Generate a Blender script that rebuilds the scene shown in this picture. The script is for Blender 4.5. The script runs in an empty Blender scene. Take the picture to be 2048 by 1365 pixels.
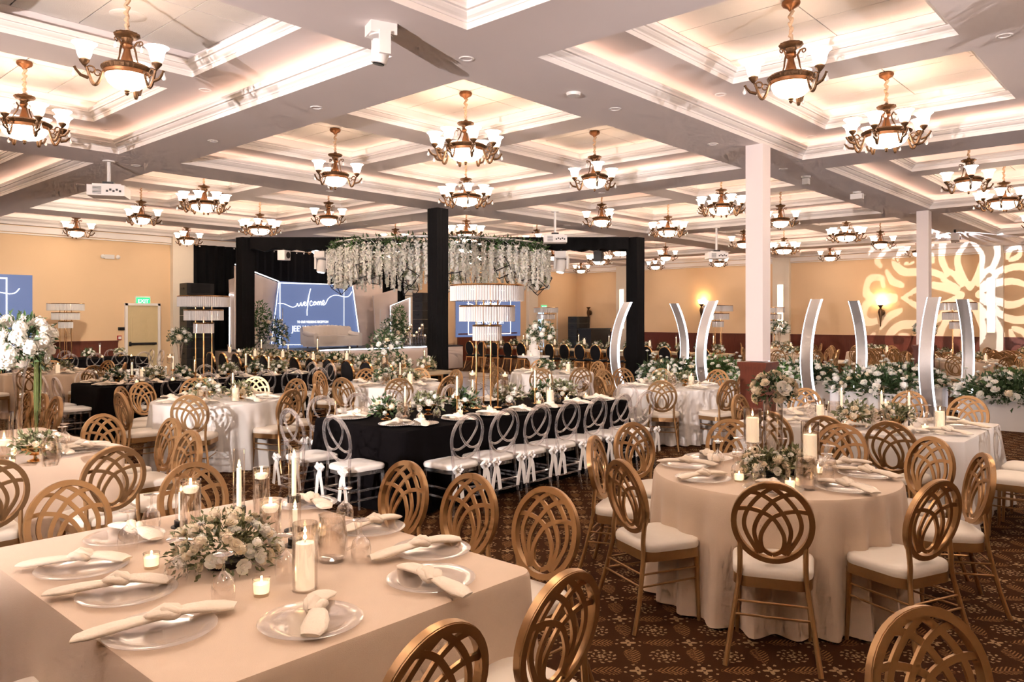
import bpy, bmesh, math, random
from mathutils import Vector, Matrix
random.seed(7)
sin, cos, pi, R = math.sin, math.cos, math.pi, math.radians
scene = bpy.context.scene
COL = scene.collection
# ------------------------------------------------------------------ camera, world, big lights, exposure
ANG = R(47.84)                       # the hall's grid is turned this much against the view
CA, SA = cos(ANG), sin(ANG)
CAMX, CAMY, EYE, F, HZ = -7.14, -7.29, 1.75, 1545.0, 637.0
cam = bpy.data.cameras.new('camera'); camo = bpy.data.objects.new('camera', cam); COL.objects.link(camo)
camo.location = (CAMX, CAMY, EYE); camo.rotation_euler = (pi/2, 0, -ANG)
cam.sensor_width = 36; cam.lens = F/2048*36; cam.shift_y = -(682.5-HZ)/2048; cam.clip_start = .05; cam.clip_end = 200
scene.camera = camo
def C(x, y, z=0.0):                  # metres right of / in front of the camera -> world
    return Vector((CAMX + x*CA + y*SA, CAMY - x*SA + y*CA, z))
def P(px, py, z):                    # a picture point known to lie at height z
    d = F*(EYE-z)/(py-HZ); return C((px-1024)/F*d, d, z)
def Pd(px, d, z=0.0): return C((px-1024)/F*d, d, z)
world = bpy.data.worlds.new('world'); scene.world = world; world.use_nodes = True
world.node_tree.nodes['Background'].inputs[0].default_value = (1.0, .72, .5, 1)
world.node_tree.nodes['Background'].inputs[1].default_value = .3
vs = scene.view_settings
vs.view_transform = 'Standard'; vs.look = 'None'; vs.gamma = 1.0; vs.use_curve_mapping = False
vs.exposure = 2.28
cy = scene.cycles
cy.max_bounces = 5; cy.diffuse_bounces = 3; cy.glossy_bounces = 2; cy.transmission_bounces = 2; cy.transparent_max_bounces = 16
cy.use_adaptive_sampling = True; cy.adaptive_threshold = .06; cy.adaptive_min_samples = 14; cy.use_light_tree = False
cy.sample_clamp_indirect = 4.0; cy.sample_clamp_direct = 0; cy.caustics_reflective = False; cy.caustics_refractive = False
cy.use_denoising = True
K_COVE, K_SHADE, K_BOWL, K_DOWN, K_FLAME, K_LED = 1.9, 3.0, 6.2, 2.5, 9.0, .9
def spot(name, loc, target, watts, size_deg, color=(1,1,1), blend=.4, radius=.08):
    l = bpy.data.lights.new(name, 'SPOT'); l.energy = watts; l.spot_size = R(size_deg); l.spot_blend = blend
    l.color = color; l.shadow_soft_size = radius
    o = bpy.data.objects.new(name, l); COL.objects.link(o); o.location = loc
    o.rotation_euler = (Vector(target)-Vector(loc)).to_track_quat('-Z', 'Y').to_euler(); return o
# the videographer's light on a stand left of the picture, aimed up into the hall
spot('unseen_uplight', C(-5.0, -2.0, 1.75), C(-.3, 11.0, 6.6), 1000, 66, (1, .89, .87), .35, .06)
spot('unseen_uplight', C(6.2, -1.2, 1.8), C(4.4, 12.5, 7.2), 420, 68, (1, .94, .95), .4, .08)  # second uplight, unseen at right, added to brighten the right-hand beams
# and a narrow follow spot rigged high at left, on the middle tables
spot('follow_spot_lamp', C(-6.0, -1.0, 3.6), C(-1.0, 11.0, 2.05), 640, 31, (1, .93, .91), .45, .05)
# stage wash from the two moving heads under the crossbeam
spot('stage_wash_lamp', Pd(645, 20.6, 3.2), Pd(650, 25.2, 1.9), 1800, 75, (1, .90, .86), .5, .08)
spot('stage_wash_lamp', Pd(1123, 20.6, 3.2), Pd(760, 26.5, 1.6), 1700, 60, (1, .90, .86), .5, .08)
# unseen spot added to brighten the left wall, no fixture there
spot('added_wall_fill', C(-7.6, 13.5, 3.55), C(-11.5, 20.6, 1.3), 260, 66, (1, .88, .74), .8, .10)

# ------------------------------------------------------------------ materials
MATS = {}
def nmat(name):
    m = bpy.data.materials.new(name); m.use_nodes = True; MATS[name] = m
    nt = m.node_tree; return m, nt, nt.nodes, nt.links, nt.nodes['Principled BSDF']
def setp(b, **k):
    for a, v in k.items():
        i = b.inputs.get(a.replace('_', ' '))
        if i is None: continue
        i.default_value = (*v, 1) if isinstance(v, tuple) and i.type == 'RGBA' else v
def mat(name, col, rough=.6, metal=0.0, var=.06, scale=8.0, bump=0.0, bscale=60.0, emis=None, es=0.0, sss=0.0, sheen=0.0, spec=.5, trans=0.0):
    m, nt, N, L, b = nmat(name)
    setp(b, Roughness=rough, Metallic=metal, Specular_IOR_Level=spec)
    tc = N.new('ShaderNodeTexCoord'); nz = N.new('ShaderNodeTexNoise'); nz.inputs['Scale'].default_value = scale; nz.inputs['Detail'].default_value = 4
    L.new(tc.outputs['Object'], nz.inputs['Vector'])
    mx = N.new('ShaderNodeMix'); mx.data_type = 'RGBA'
    mx.inputs['A'].default_value = (*[max(0, c*(1-var)) for c in col], 1); mx.inputs['B'].default_value = (*[min(1, c*(1+var)) for c in col], 1)
    L.new(nz.outputs['Fac'], mx.inputs['Factor']); L.new(mx.outputs['Result'], b.inputs['Base Color'])
    if bump:
        n2 = N.new('ShaderNodeTexNoise'); n2.inputs['Scale'].default_value = bscale; L.new(tc.outputs['Object'], n2.inputs['Vector'])
        bp = N.new('ShaderNodeBump'); bp.inputs['Strength'].default_value = bump; bp.inputs['Distance'].default_value = .01
        L.new(n2.outputs['Fac'], bp.inputs['Height']); L.new(bp.outputs['Normal'], b.inputs['Normal'])
    if emis: setp(b, Emission_Color=emis, Emission_Strength=es)
    if sss: setp(b, Subsurface_Weight=sss, Subsurface_Radius=(.02, .012, .006))
    if sheen: setp(b, Sheen_Weight=sheen)
    if trans: setp(b, Transmission_Weight=trans)
    return m
def emit(name, col, strength, light=True):
    m, nt, N, L, b = nmat(name); setp(b, Base_Color=tuple(c*.7 for c in col), Emission_Color=col, Emission_Strength=strength, Roughness=.4)
    if not light: m.cycles.emission_sampling = 'NONE'
    return m
def glass(name, tint=(1, 1, 1), fac=.06, edge=.55, rough=.02, body=.0):
    """clear thin-walled glass or acrylic: see-through, brighter at grazing edges"""
    m, nt, N, L, b = nmat(name); N.remove(b)
    out = N['Material Output']; tr = N.new('ShaderNodeBsdfTransparent'); tr.inputs[0].default_value = (*tint, 1)
    gl = N.new('ShaderNodeBsdfGlossy'); gl.inputs['Roughness'].default_value = rough; gl.inputs['Color'].default_value = (1, 1, 1, 1)
    df = N.new('ShaderNodeBsdfDiffuse'); df.inputs[0].default_value = (.95, .93, .92, 1)
    lw = N.new('ShaderNodeLayerWeight'); lw.inputs[0].default_value = .35
    mr = N.new('ShaderNodeMapRange'); mr.inputs['To Min'].default_value = fac; mr.inputs['To Max'].default_value = edge
    L.new(lw.outputs['Facing'], mr.inputs['Value'])
    ms = N.new('ShaderNodeMixShader'); L.new(mr.outputs[0], ms.inputs[0]); L.new(tr.outputs[0], ms.inputs[1]); L.new(gl.outputs[0], ms.inputs[2])
    last = ms
    if body:
        m2 = N.new('ShaderNodeMixShader'); m2.inputs[0].default_value = body; L.new(ms.outputs[0], m2.inputs[1]); L.new(df.outputs[0], m2.inputs[2]); last = m2
    L.new(last.outputs[0], out.inputs[0]); return m
def expr(N, L, op, *a):
    n = N.new('ShaderNodeMath'); n.operation = op
    for i, v in enumerate(a):
        if isinstance(v, (int, float)): n.inputs[i].default_value = v
        else: L.new(v, n.inputs[i])
    return n.outputs[0]
WHITE = mat('ceiling_paint', (.80, .72, .71), .75, var=.02, scale=2)
TRIMW = mat('trim_paint', (.88, .82, .79), .55, var=.02, scale=3)
TILE = mat('ceiling_tile', (.80, .76, .72), .9, var=.05, scale=5, bump=.3, bscale=90)
WALL = mat('wall_paint', (.81, .57, .35), .8, var=.03, scale=1.5, bump=.05, bscale=200)
PILAS = mat('pilaster_paint', (.80, .70, .58), .75, var=.02)
GOLD = mat('champagne_metal', (.46, .275, .13), .34, .72, var=.10, scale=25)
GOLD2 = mat('polished_gold', (.80, .48, .22), .22, 1.0, var=.05)
BRONZE = mat('antique_bronze', (.115, .058, .026), .48, .75, var=.4, scale=40, bump=.3, bscale=120)
COPPER = mat('aged_copper', (.25, .105, .042), .45, .75, var=.25, scale=30)
SILVER = mat('brushed_aluminium', (.68, .66, .66), .45, .55, var=.06, scale=60)
CUSH = mat('cream_vinyl', (.84, .76, .66), .48, var=.03, scale=12, bump=.08, bscale=40)
SATIN = mat('white_satin', (.86, .83, .80), .36, var=.03, scale=20, sheen=.3)
CREAM = mat('champagne_linen', (.71, .54, .40), .68, var=.05, scale=10, bump=.25, bscale=420, sheen=.25)
PALE = mat('white_linen', (.76, .72, .69), .66, var=.05, scale=10, bump=.25, bscale=420, sheen=.25)
BLACKC = mat('black_linen', (.0045, .0035, .004), .9, var=.3, scale=10, bump=.25, bscale=420, spec=.05)
NAPK = mat('cream_napkin', (.90, .78, .64), .7, var=.05, scale=30, bump=.3, bscale=90, sheen=.2)
DRAPE = mat('black_velour', (.0055, .005, .0055), .9, var=.4, scale=4, bump=.4, bscale=20, spec=.15)
BLACKP = mat('black_plastic', (.014, .012, .012), .5, var=.2)
BLACKM = mat('black_metal', (.010, .009, .009), .4, .3, var=.2)
VELVET = mat('black_velvet', (.006, .006, .008), .85, var=.3, sheen=.1, spec=.2)
WAX = mat('ivory_wax_with_glow', (.94, .82, .64), .5, var=.03, sss=.15, emis=(1, .74, .50), es=.19)  # emission puts the flame's glow into the wax itself
GLASS = glass('clear_glass', (.975, .955, .94), .07, .75)
ACRYL = glass('clear_acrylic', (.93, .90, .90), .10, .75, .04, .07)
PLATE = glass('glass_charger', (.97, .95, .93), .06, .45, .12, .10)
CRYS = glass('crystal_prism', (.97, .93, .92), .15, .70, .05, .50)
WATER = glass('water', (.97, .96, .95), .05, .4)
WHITEP = mat('white_plastic', (.80, .76, .74), .4, var=.02)
WHITEG = mat('white_gloss_box', (.82, .80, .80), .3, var=.02)
PETAL = mat('white_petal', (.90, .87, .80), .6, var=.06, scale=60, sss=.1)
CHAINS = mat('tan_chain_sleeve', (.50, .34, .22), .7)
IVORY = mat('ivory_petal', (.88, .76, .58), .6, var=.08, scale=60, sss=.1)
LEAF = mat('dark_green_leaf', (.055, .10, .035), .5, var=.55, scale=18)
LEAF2 = mat('sage_leaf', (.20, .21, .10), .6, var=.5, scale=18)
LEAF3 = mat('fresh_green_leaf', (.10, .20, .05), .5, var=.5, scale=14)
STEM = mat('green_stem', (.09, .11, .03), .6, var=.3)
SHADE = emit('lit_alabaster_shade', (1.0, .76, .57), K_SHADE)
BOWL = emit('lit_alabaster_bowl', (1.0, .82, .64), K_BOWL)
COVE = emit('cove_led_strip', (1.0, .66, .48), K_COVE)
DOWNL = emit('downlight_lens', (1.0, .88, .75), K_DOWN)
FLAME = emit('candle_flame', (1.0, .62, .26), K_FLAME, False)
LED = emit('white_led_strip', (.86, .88, 1.0), K_LED)
NEON = emit('neon_tube', (.92, .94, 1.0), .5, False)
BARL = emit('warm_light_bar', (1.0, .80, .56), 1.0)
EXITG = emit('exit_sign_face', (.02, .62, .14), .5, False)
BLUES = emit('blue_screen', (.15, .21, .42), .18); setp(BLUES.node_tree.nodes['Principled BSDF'], Base_Color=(.03, .04, .075))
TXT = emit('white_lettering', (.95, .96, 1.0), .5, False)
DAY = emit('daylight_glazing', (.50, .68, .90), .3)
RED = mat('red_plastic', (.45, .03, .03), .5)
SOFA = mat('blush_white_upholstery', (.80, .72, .66), .7, var=.04, bump=.1)
BEIGEP = mat('beige_marble_panel', (.74, .60, .53), .5, var=.10, scale=1.6)
DFLOOR = None
def wood_mat():
    m, nt, N, L, b = nmat('mahogany'); setp(b, Roughness=.35)
    tc = N.new('ShaderNodeTexCoord'); w = N.new('ShaderNodeTexNoise'); mp = N.new('ShaderNodeMapping'); mp.inputs['Scale'].default_value = (30, 30, 2)
    w.inputs['Scale'].default_value = 1.5; w.inputs['Detail'].default_value = 6; L.new(tc.outputs['Object'], mp.inputs[0]); L.new(mp.outputs[0], w.inputs['Vector'])
    cr = N.new('ShaderNodeValToRGB'); cr.color_ramp.elements[0].color = (.07, .014, .008, 1); cr.color_ramp.elements[1].color = (.20, .045, .020, 1)
    L.new(w.outputs['Fac'], cr.inputs[0]); L.new(cr.outputs[0], b.inputs['Base Color']); return m
WOOD = wood_mat()
def carpet_mat():
    m, nt, N, L, b = nmat('patterned_carpet'); setp(b, Roughness=.95, Specular_IOR_Level=.05)
    E = lambda op, *a: expr(N, L, op, *a)
    tc = N.new('ShaderNodeTexCoord'); sx = N.new('ShaderNodeSeparateXYZ'); L.new(tc.outputs['Object'], sx.inputs[0])
    dn = N.new('ShaderNodeTexNoise'); dn.inputs['Scale'].default_value = 60; L.new(tc.outputs['Object'], dn.inputs['Vector'])
    wob = E('MULTIPLY', E('SUBTRACT', dn.outputs['Fac'], .5), .10)
    S = 1/.165
    a_ = E('SUBTRACT', E('MULTIPLY', sx.outputs[0], CA*S), E('MULTIPLY', sx.outputs[1], SA*S)); b_ = E('ADD', E('MULTIPLY', sx.outputs[0], SA*S), E('MULTIPLY', sx.outputs[1], CA*S))
    u = E('ADD', a_, wob); v = E('ADD', b_, wob)
    fu, fv = E('FLOOR', u), E('FLOOR', v)
    lu = E('SUBTRACT', E('SUBTRACT', u, fu), .5); lv = E('SUBTRACT', E('SUBTRACT', v, fv), .5)
    pu, pv = E('FLOORED_MODULO', fu, 2.0), E('FLOORED_MODULO', fv, 2.0)
    r = E('SQRT', E('ADD', E('MULTIPLY', lu, lu), E('MULTIPLY', lv, lv))); th = E('ARCTAN2', lv, lu)
    def band(x, c, w): return E('LESS_THAN', E('ABSOLUTE', E('SUBTRACT', x, c)), w)
    gt, lt, mul, mx_ = (lambda x, y: E('GREATER_THAN', x, y)), (lambda x, y: E('LESS_THAN', x, y)), (lambda x, y: E('MULTIPLY', x, y)), (lambda x, y: E('MAXIMUM', x, y))
    # rosette with two broken wreaths
    ros = E('SUBTRACT', lt(r, E('ADD', .12, mul(E('COSINE', mul(th, 6.0)), .04))), lt(r, .04))
    w1 = mul(band(r, .27, .045), gt(E('SINE', E('ADD', mul(th, 9.0), mul(r, 18.0))), .1)); w2 = mul(band(r, .43, .05), gt(E('SINE', E('SUBTRACT', mul(th, 11.0), mul(r, 14.0))), .35))
    A = mx_(ros, mx_(w1, w2))
    # star flower
    st = E('SUBTRACT', lt(r, E('ADD', .09, mul(E('POWER', E('ABSOLUTE', E('COSINE', mul(th, 2.0))), 2.0), .17))), lt(r, .045))
    st = mx_(st, mul(band(r, .40, .04), gt(E('SINE', mul(th, 8.0)), .6)))
    # palm sprays, lying and standing
    def palm(p, q):
        aq = E('ABSOLUTE', q); ins = lt(E('ADD', E('POWER', E('DIVIDE', p, .52), 2.0), E('POWER', E('DIVIDE', q, E('ADD', .25, mul(p, .20))), 2.0)), 1.0)
        return mul(ins, gt(E('SINE', E('ADD', mul(E('SUBTRACT', mul(p, 1.0), mul(aq, .9)), 46.0), 1.0)), .22))
    pa, pb = palm(lu, lv), palm(lv, lu)
    iu, iv = E('SUBTRACT', 1.0, pu), E('SUBTRACT', 1.0, pv)
    flo = E('ADD', mul(A, mul(iu, iv)), mul(st, mul(pu, pv))); pal = E('ADD', mul(pb, mul(pu, iv)), mul(pa, mul(iu, pv)))
    big = N.new('ShaderNodeTexNoise'); big.inputs['Scale'].default_value = 1.3; L.new(tc.outputs['Object'], big.inputs['Vector'])
    fib = N.new('ShaderNodeTexNoise'); fib.inputs['Scale'].default_value = 300; L.new(tc.outputs['Object'], fib.inputs['Vector'])
    def mixc(f, A_, B_):
        n = N.new('ShaderNodeMix'); n.data_type = 'RGBA'; L.new(f, n.inputs['Factor'])
        for k, q in (('A', A_), ('B', B_)):
            if isinstance(q, tuple): n.inputs[k].default_value = (*q, 1)
            else: L.new(q, n.inputs[k])
        return n.outputs['Result']
    fine = E('ADD', .35, mul(fib.outputs['Fac'], .9))
    base = mixc(big.outputs['Fac'], (.036, .014, .006), (.070, .028, .012))
    c1 = mixc(E('MINIMUM', mul(mx_(pal, 0.0), fine), 1.0), base, (.33, .165, .065))
    c2 = mixc(E('MINIMUM', mul(mx_(flo, 0.0), fine), 1.0), c1, (.46, .30, .155))
    L.new(c2, b.inputs['Base Color'])
    bp = N.new('ShaderNodeBump'); bp.inputs['Strength'].default_value = .5; bp.inputs['Distance'].default_value = .006; L.new(fib.outputs['Fac'], bp.inputs['Height']); L.new(bp.outputs['Normal'], b.inputs['Normal'])
    return m
CARPET = carpet_mat()
def dance_mat():
    m, nt, N, L, b = nmat('white_dance_floor'); setp(b, Roughness=.12)
    E = lambda op, *a: expr(N, L, op, *a)
    tc = N.new('ShaderNodeTexCoord'); sx = N.new('ShaderNodeSeparateXYZ'); L.new(tc.outputs['Object'], sx.inputs[0])
    x, y = sx.outputs[0], sx.outputs[1]
    r = E('SQRT', E('ADD', E('MULTIPLY', x, x), E('MULTIPLY', y, y))); th = E('ARCTAN2', y, x)
    c1 = E('ADD', 1.9, E('MULTIPLY', E('SINE', E('MULTIPLY', th, 6.0)), .55)); c2 = E('ADD', 2.2, E('MULTIPLY', E('SINE', E('ADD', E('MULTIPLY', th, 6.0), 1.6)), .45))
    ln = E('MAXIMUM', E('LESS_THAN', E('ABSOLUTE', E('SUBTRACT', r, c1)), .035), E('LESS_THAN', E('ABSOLUTE', E('SUBTRACT', r, c2)), .03))
    ln = E('MAXIMUM', ln, E('LESS_THAN', E('ABSOLUTE', E('SUBTRACT', E('MAXIMUM', E('ABSOLUTE', x), E('ABSOLUTE', y)), 3.25)), .03))
    mx = N.new('ShaderNodeMix'); mx.data_type = 'RGBA'; L.new(ln, mx.inputs['Factor']); mx.inputs['A'].default_value = (.70, .67, .64, 1); mx.inputs['B'].default_value = (.02, .02, .02, 1)
    L.new(mx.outputs['Result'], b.inputs['Base Color']); return m
DFLOOR = dance_mat()

# ------------------------------------------------------------------ mesh helpers
class MB:
    def __init__(s): s.v = []; s.f = []
    def add(s, vs_, fs_):
        o = len(s.v); s.v += [tuple(p) for p in vs_]; s.f += [tuple(i+o for i in f) for f in fs_]; return s
    def box(s, c, d, rz=0.0, rx=0.0, ry=0.0):
        m = Matrix.Rotation(rz, 3, 'Z') @ Matrix.Rotation(ry, 3, 'Y') @ Matrix.Rotation(rx, 3, 'X'); c = Vector(c)
        p = [c + m @ Vector((x*d[0]/2, y*d[1]/2, z*d[2]/2)) for x in (-1, 1) for y in (-1, 1) for z in (-1, 1)]
        return s.add(p, [(0, 1, 3, 2), (4, 6, 7, 5), (0, 4, 5, 1), (2, 3, 7, 6), (0, 2, 6, 4), (1, 5, 7, 3)])
    def tube(s, pts, r, n=8, closed=False, sq=None):
        pts = [Vector(p) for p in pts]; k = len(pts); rs = r if isinstance(r, (list, tuple)) else [r]*k
        tan = []
        for i in range(k):
            a = pts[i-1] if (i or closed) else pts[0]; b = pts[(i+1) % k] if (i < k-1 or closed) else pts[-1]
            t = b-a; tan.append(t.normalized() if t.length > 1e-9 else Vector((0, 0, 1)))
        up = Vector((0, 0, 1)) if abs(tan[0].z) < .9 else Vector((0, 1, 0))
        nrm = (up - tan[0]*up.dot(tan[0])).normalized(); vs_ = []
        for i in range(k):
            nrm = nrm - tan[i]*nrm.dot(tan[i])
            nrm = nrm.normalized() if nrm.length > 1e-6 else Vector((1, 0, 0))
            bi = tan[i].cross(nrm)
            for j in range(n):
                a = 2*pi*j/n + (pi/n if n == 4 else 0)
                q = sq[i] if sq else 1.0
                vs_.append(pts[i] + nrm*cos(a)*rs[i]*q + bi*sin(a)*rs[i])
        fs_ = [(i*n+j, i*n+(j+1) % n, ((i+1) % k)*n+(j+1) % n, ((i+1) % k)*n+j) for i in range(k if closed else k-1) for j in range(n)]
        if not closed: fs_ += [tuple(range(n-1, -1, -1)), tuple(range((k-1)*n, k*n))]
        return s.add(vs_, fs_)
    def lathe(s, prof, n=16, c=(0, 0, 0), flute=None):
        vs_ = []; k = len(prof)
        for (r, z) in prof:
            for j in range(n):
                a = 2*pi*j/n; rr = r*(1 + (flute if flute and j % 2 else 0)); vs_.append((c[0]+rr*cos(a), c[1]+rr*sin(a), c[2]+z))
        fs_ = [(i*n+j, i*n+(j+1) % n, (i+1)*n+(j+1) % n, (i+1)*n+j) for i in range(k-1) for j in range(n)]
        if prof[0][0] > 1e-6: fs_.append(tuple(range(n-1, -1, -1)))
        if prof[-1][0] > 1e-6: fs_.append(tuple(range((k-1)*n, k*n)))
        return s.add(vs_, fs_)
    def lathe_open(s, prof, n=16, c=(0, 0, 0)):
        vs_ = []; k = len(prof)
        for (r, z) in prof:
            for j in range(n):
                a = 2*pi*j/n; vs_.append((c[0]+r*cos(a), c[1]+r*sin(a), c[2]+z))
        return s.add(vs_, [(i*n+j, i*n+(j+1) % n, (i+1)*n+(j+1) % n, (i+1)*n+j) for i in range(k-1) for j in range(n)])
    def strip(s, pts, w, t, nrm=(0, 1, 0), closed=False):
        """flat bar of width w lying in the plane across nrm, thickness t along nrm"""
        pts = [Vector(p) for p in pts]; k = len(pts); nrm = Vector(nrm).normalized(); vs_ = []
        for i in range(k):
            a = pts[i-1] if (i or closed) else pts[0]; b = pts[(i+1) % k] if (i < k-1 or closed) else pts[-1]
            sd = (b-a).normalized().cross(nrm).normalized()
            for (x, y) in ((-1, -1), (1, -1), (1, 1), (-1, 1)): vs_.append(pts[i] + sd*x*w/2 + nrm*y*t/2)
        fs_ = [(i*4+j, i*4+(j+1) % 4, ((i+1) % k)*4+(j+1) % 4, ((i+1) % k)*4+j) for i in range(k if closed else k-1) for j in range(4)]
        if not closed: fs_ += [(3, 2, 1, 0), tuple(range((k-1)*4, k*4))]
        return s.add(vs_, fs_)
    def prism(s, poly, z0, z1):
        n = len(poly); v_ = [(x, y, z0) for x, y in poly] + [(x, y, z1) for x, y in poly]
        return s.add(v_, [tuple(range(n-1, -1, -1)), tuple(range(n, 2*n))] + [(i, (i+1) % n, n+(i+1) % n, n+i) for i in range(n)])
    def slab(s, poly, y0, y1):            # polygon in x,z thickened along y
        n = len(poly); v_ = [(x, y0, z) for x, z in poly] + [(x, y1, z) for x, z in poly]
        return s.add(v_, [tuple(range(n)), tuple(range(2*n-1, n-1, -1))] + [((i+1) % n, i, n+i, n+(i+1) % n) for i in range(n)])
    def mesh(s, name, material, smooth=True, ang=40):
        me = bpy.data.meshes.new(name); me.from_pydata(s.v, [], s.f); me.validate()
        me.materials.append(material)
        if smooth:
            me.polygons.foreach_set('use_smooth', [True]*len(me.polygons)); me.set_sharp_from_angle(angle=R(ang))
        me.update(); return me
def link(name, me, parent=None, loc=(0, 0, 0), rz=0.0, scale=None, rot=None):
    o = bpy.data.objects.new(name, me); COL.objects.link(o)
    o.location = loc; o.rotation_euler = rot if rot else (0, 0, rz)
    if scale: o.scale = scale if isinstance(scale, tuple) else (scale,)*3
    if parent: o.parent = parent
    return o
def tag(o, label, cat, group=None, kind=None):
    if label: o['label'] = label
    if cat: o['category'] = cat
    if group: o['group'] = group
    if kind: o['kind'] = kind
    return o
def struct(o): o['kind'] = 'structure'; return o
def thing(name, label, cat, loc=(0, 0, 0), rz=0.0, group=None):
    o = link(name, None, None, loc, rz); return tag(o, label, cat, group)
def assemble(root, parts):
    """parts: list of (name, mesh[, loc[, rz[, subparts]]])"""
    for p in parts:
        o = link(p[0], p[1], root, p[2] if len(p) > 2 else (0, 0, 0), p[3] if len(p) > 3 else 0.0)
        if len(p) > 4:
            for q in p[4]: link(q[0], q[1], o, q[2] if len(q) > 2 else (0, 0, 0), q[3] if len(q) > 3 else 0.0)
    return root
ORD = ('first second third fourth fifth sixth seventh eighth ninth tenth eleventh twelfth thirteenth fourteenth fifteenth sixteenth '
       'seventeenth eighteenth nineteenth twentieth').split()
def ordn(i, n):
    if n == 1: return 'only'
    if i == 0: return 'leftmost'
    if i == n-1: return 'rightmost'
    if i < 20: return ORD[i]
    return ('twenty-' if i < 29 else 'thirty-' if i < 39 else 'forty-' if i < 49 else 'fifty-') + ORD[(i-20) % 10] if (i+1) % 10 else {29: 'thirtieth', 39: 'fortieth', 49: 'fiftieth'}.get(i, 'sixtieth')
def proj(o):
    d = Vector(o.location) - Vector((CAMX, CAMY, EYE)); x = d.x*CA - d.y*SA; y = d.x*SA + d.y*CA; return x/max(y, .1)
def name_row(objs, fmt, group=None):
    """label look-alikes by their place in the row, counted from the left"""
    objs = sorted(objs, key=proj); n = len(objs)
    for i, o in enumerate(objs):
        w = ordn(i, n); w = w if w in ('leftmost', 'rightmost', 'only') else w + ' from left'
        o['label'] = fmt.replace(', #', '').replace('#', '') if n == 1 else fmt.replace('#', w)
        if group: o['group'] = group
UX, VX = Vector((1, 0, 0)), Vector((0, 1, 0))
# ------------------------------------------------------------------ the hall: floor, walls, coffered ceiling
SU, BU, SV, BV, M, M2 = 2.873, 7.163, 2.926, 7.287, 1.69, 1.15
Z0, Z1, Z2 = 4.165, 4.445, 4.735
WX, WY = 22.85, 15.60
XMIN, YMIN = -2*BU-M-.48, -2*BV-M-.48
UB = [((i*BU-M, i*BU+SU+M), [i*BU, i*BU+SU], M2) for i in (-2, -1, 0, 1, 2)] + [((3*BU-M, 22.72), [21.27], 1.02)]
VB = [((i*BV-M, i*BV+SV+M), [i*BV, i*BV+SV], M2) for i in (-2, -1, 0, 1)] + [((2*BV-M, 15.45), [14.16], .86)]
b = MB(); b.add([(XMIN, YMIN, 0), (WX, YMIN, 0), (WX, WY, 0), (XMIN, WY, 0)], [(0, 1, 2, 3)])
b.add([(XMIN, YMIN, -.1), (WX, YMIN, -.1), (WX, WY, -.1), (XMIN, WY, -.1)], [(3, 2, 1, 0)])
struct(link('floor', b.mesh('floor', CARPET, False)))
def wall(name, c, d):
    return struct(link(name, MB().box(c, d).mesh(name, WALL, False)))
wr = wall('wall_back_right', (WX+.1, (YMIN+WY)/2, 2.4), (.2, WY-YMIN+.4, 4.8))
wl = wall('wall_back_left', ((XMIN+WX)/2, WY+.1, 2.4), (WX-XMIN+.4, .2, 4.8))
wall('wall_near_left', (XMIN-.1, (YMIN+WY)/2, 2.4), (.2, WY-YMIN+.4, 4.8))
wall('wall_near_right', ((XMIN+WX)/2, YMIN-.1, 2.4), (WX-XMIN+.4, .2, 4.8))
# ceiling: the main beams' soffit is the parent, everything above it hangs on it
b = MB()
xs = [XMIN] + [q for u in UB for q in u[0]] + [WX]; ys = [YMIN] + [q for v in VB for q in v[0]] + [WY]
for i in range(len(xs)-1):
    for j in range(len(ys)-1):
        if i % 2 and j % 2: continue
        b.add([(xs[i], ys[j], Z0), (xs[i], ys[j+1], Z0), (xs[i+1], ys[j+1], Z0), (xs[i+1], ys[j], Z0)], [(0, 1, 2, 3)])
CEIL = struct(link('ceiling', b.mesh('ceiling', WHITE, False)))
b = MB(); b.add([(XMIN-.2, YMIN-.2, Z2+.06), (XMIN-.2, WY+.2, Z2+.06), (WX+.2, WY+.2, Z2+.06), (WX+.2, YMIN-.2, Z2+.06)], [(0, 1, 2, 3)])
link('ceiling_void', b.mesh('ceiling_void', WHITE, False), CEIL)
PROF = [(0, 0), (0, .055), (.014, .055), (.02, .072), (.05, .085), (.074, .108), (.078, .124), (.098, .13), (.122, .156), (.122, .176), (.106, .176), (.106, .118), (-.07, .118)]
def crown(w, d, k=1.0):
    b = MB()
    for (p, z) in PROF:
        for (x, y) in ((-1, -1), (1, -1), (1, 1), (-1, 1)): b.v.append((x*(w/2-p*k), y*(d/2-p*k), z*k))
    n = len(PROF)
    b.f = [(i*4+j, (i+1)*4+j, (i+1)*4+(j+1) % 4, i*4+(j+1) % 4) for i in range(n-1) for j in range(4)]
    return b.mesh('crown_moulding', TRIMW, False)
def cove(w, d, z0, z1):                          # the vertical back of the light cove
    b = MB()
    for z in (z0, z1):
        for (x, y) in ((-1, -1), (1, -1), (1, 1), (-1, 1)): b.v.append((x*w/2, y*d/2, z))
    b.f = [(j, 4+j, 4+(j+1) % 4, (j+1) % 4) for j in range(4)]
    return b.mesh('cove_wall', WHITE, False)
def ledstrip(w, d, z):
    b = MB(); t = .022
    for (x, y, sx, sy) in ((0, -d/2, w, t), (0, d/2, w, t), (-w/2, 0, t, d), (w/2, 0, t, d)): b.box((x, y, z), (sx, sy, .012))
    return b.mesh('cove_light', COVE, False)
cache = {}
def cached(fn, *a):
    k = (fn.__name__,) + tuple(round(q, 4) if isinstance(q, float) else q for q in a)
    if k not in cache: cache[k] = fn(*a)
    return cache[k]
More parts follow.
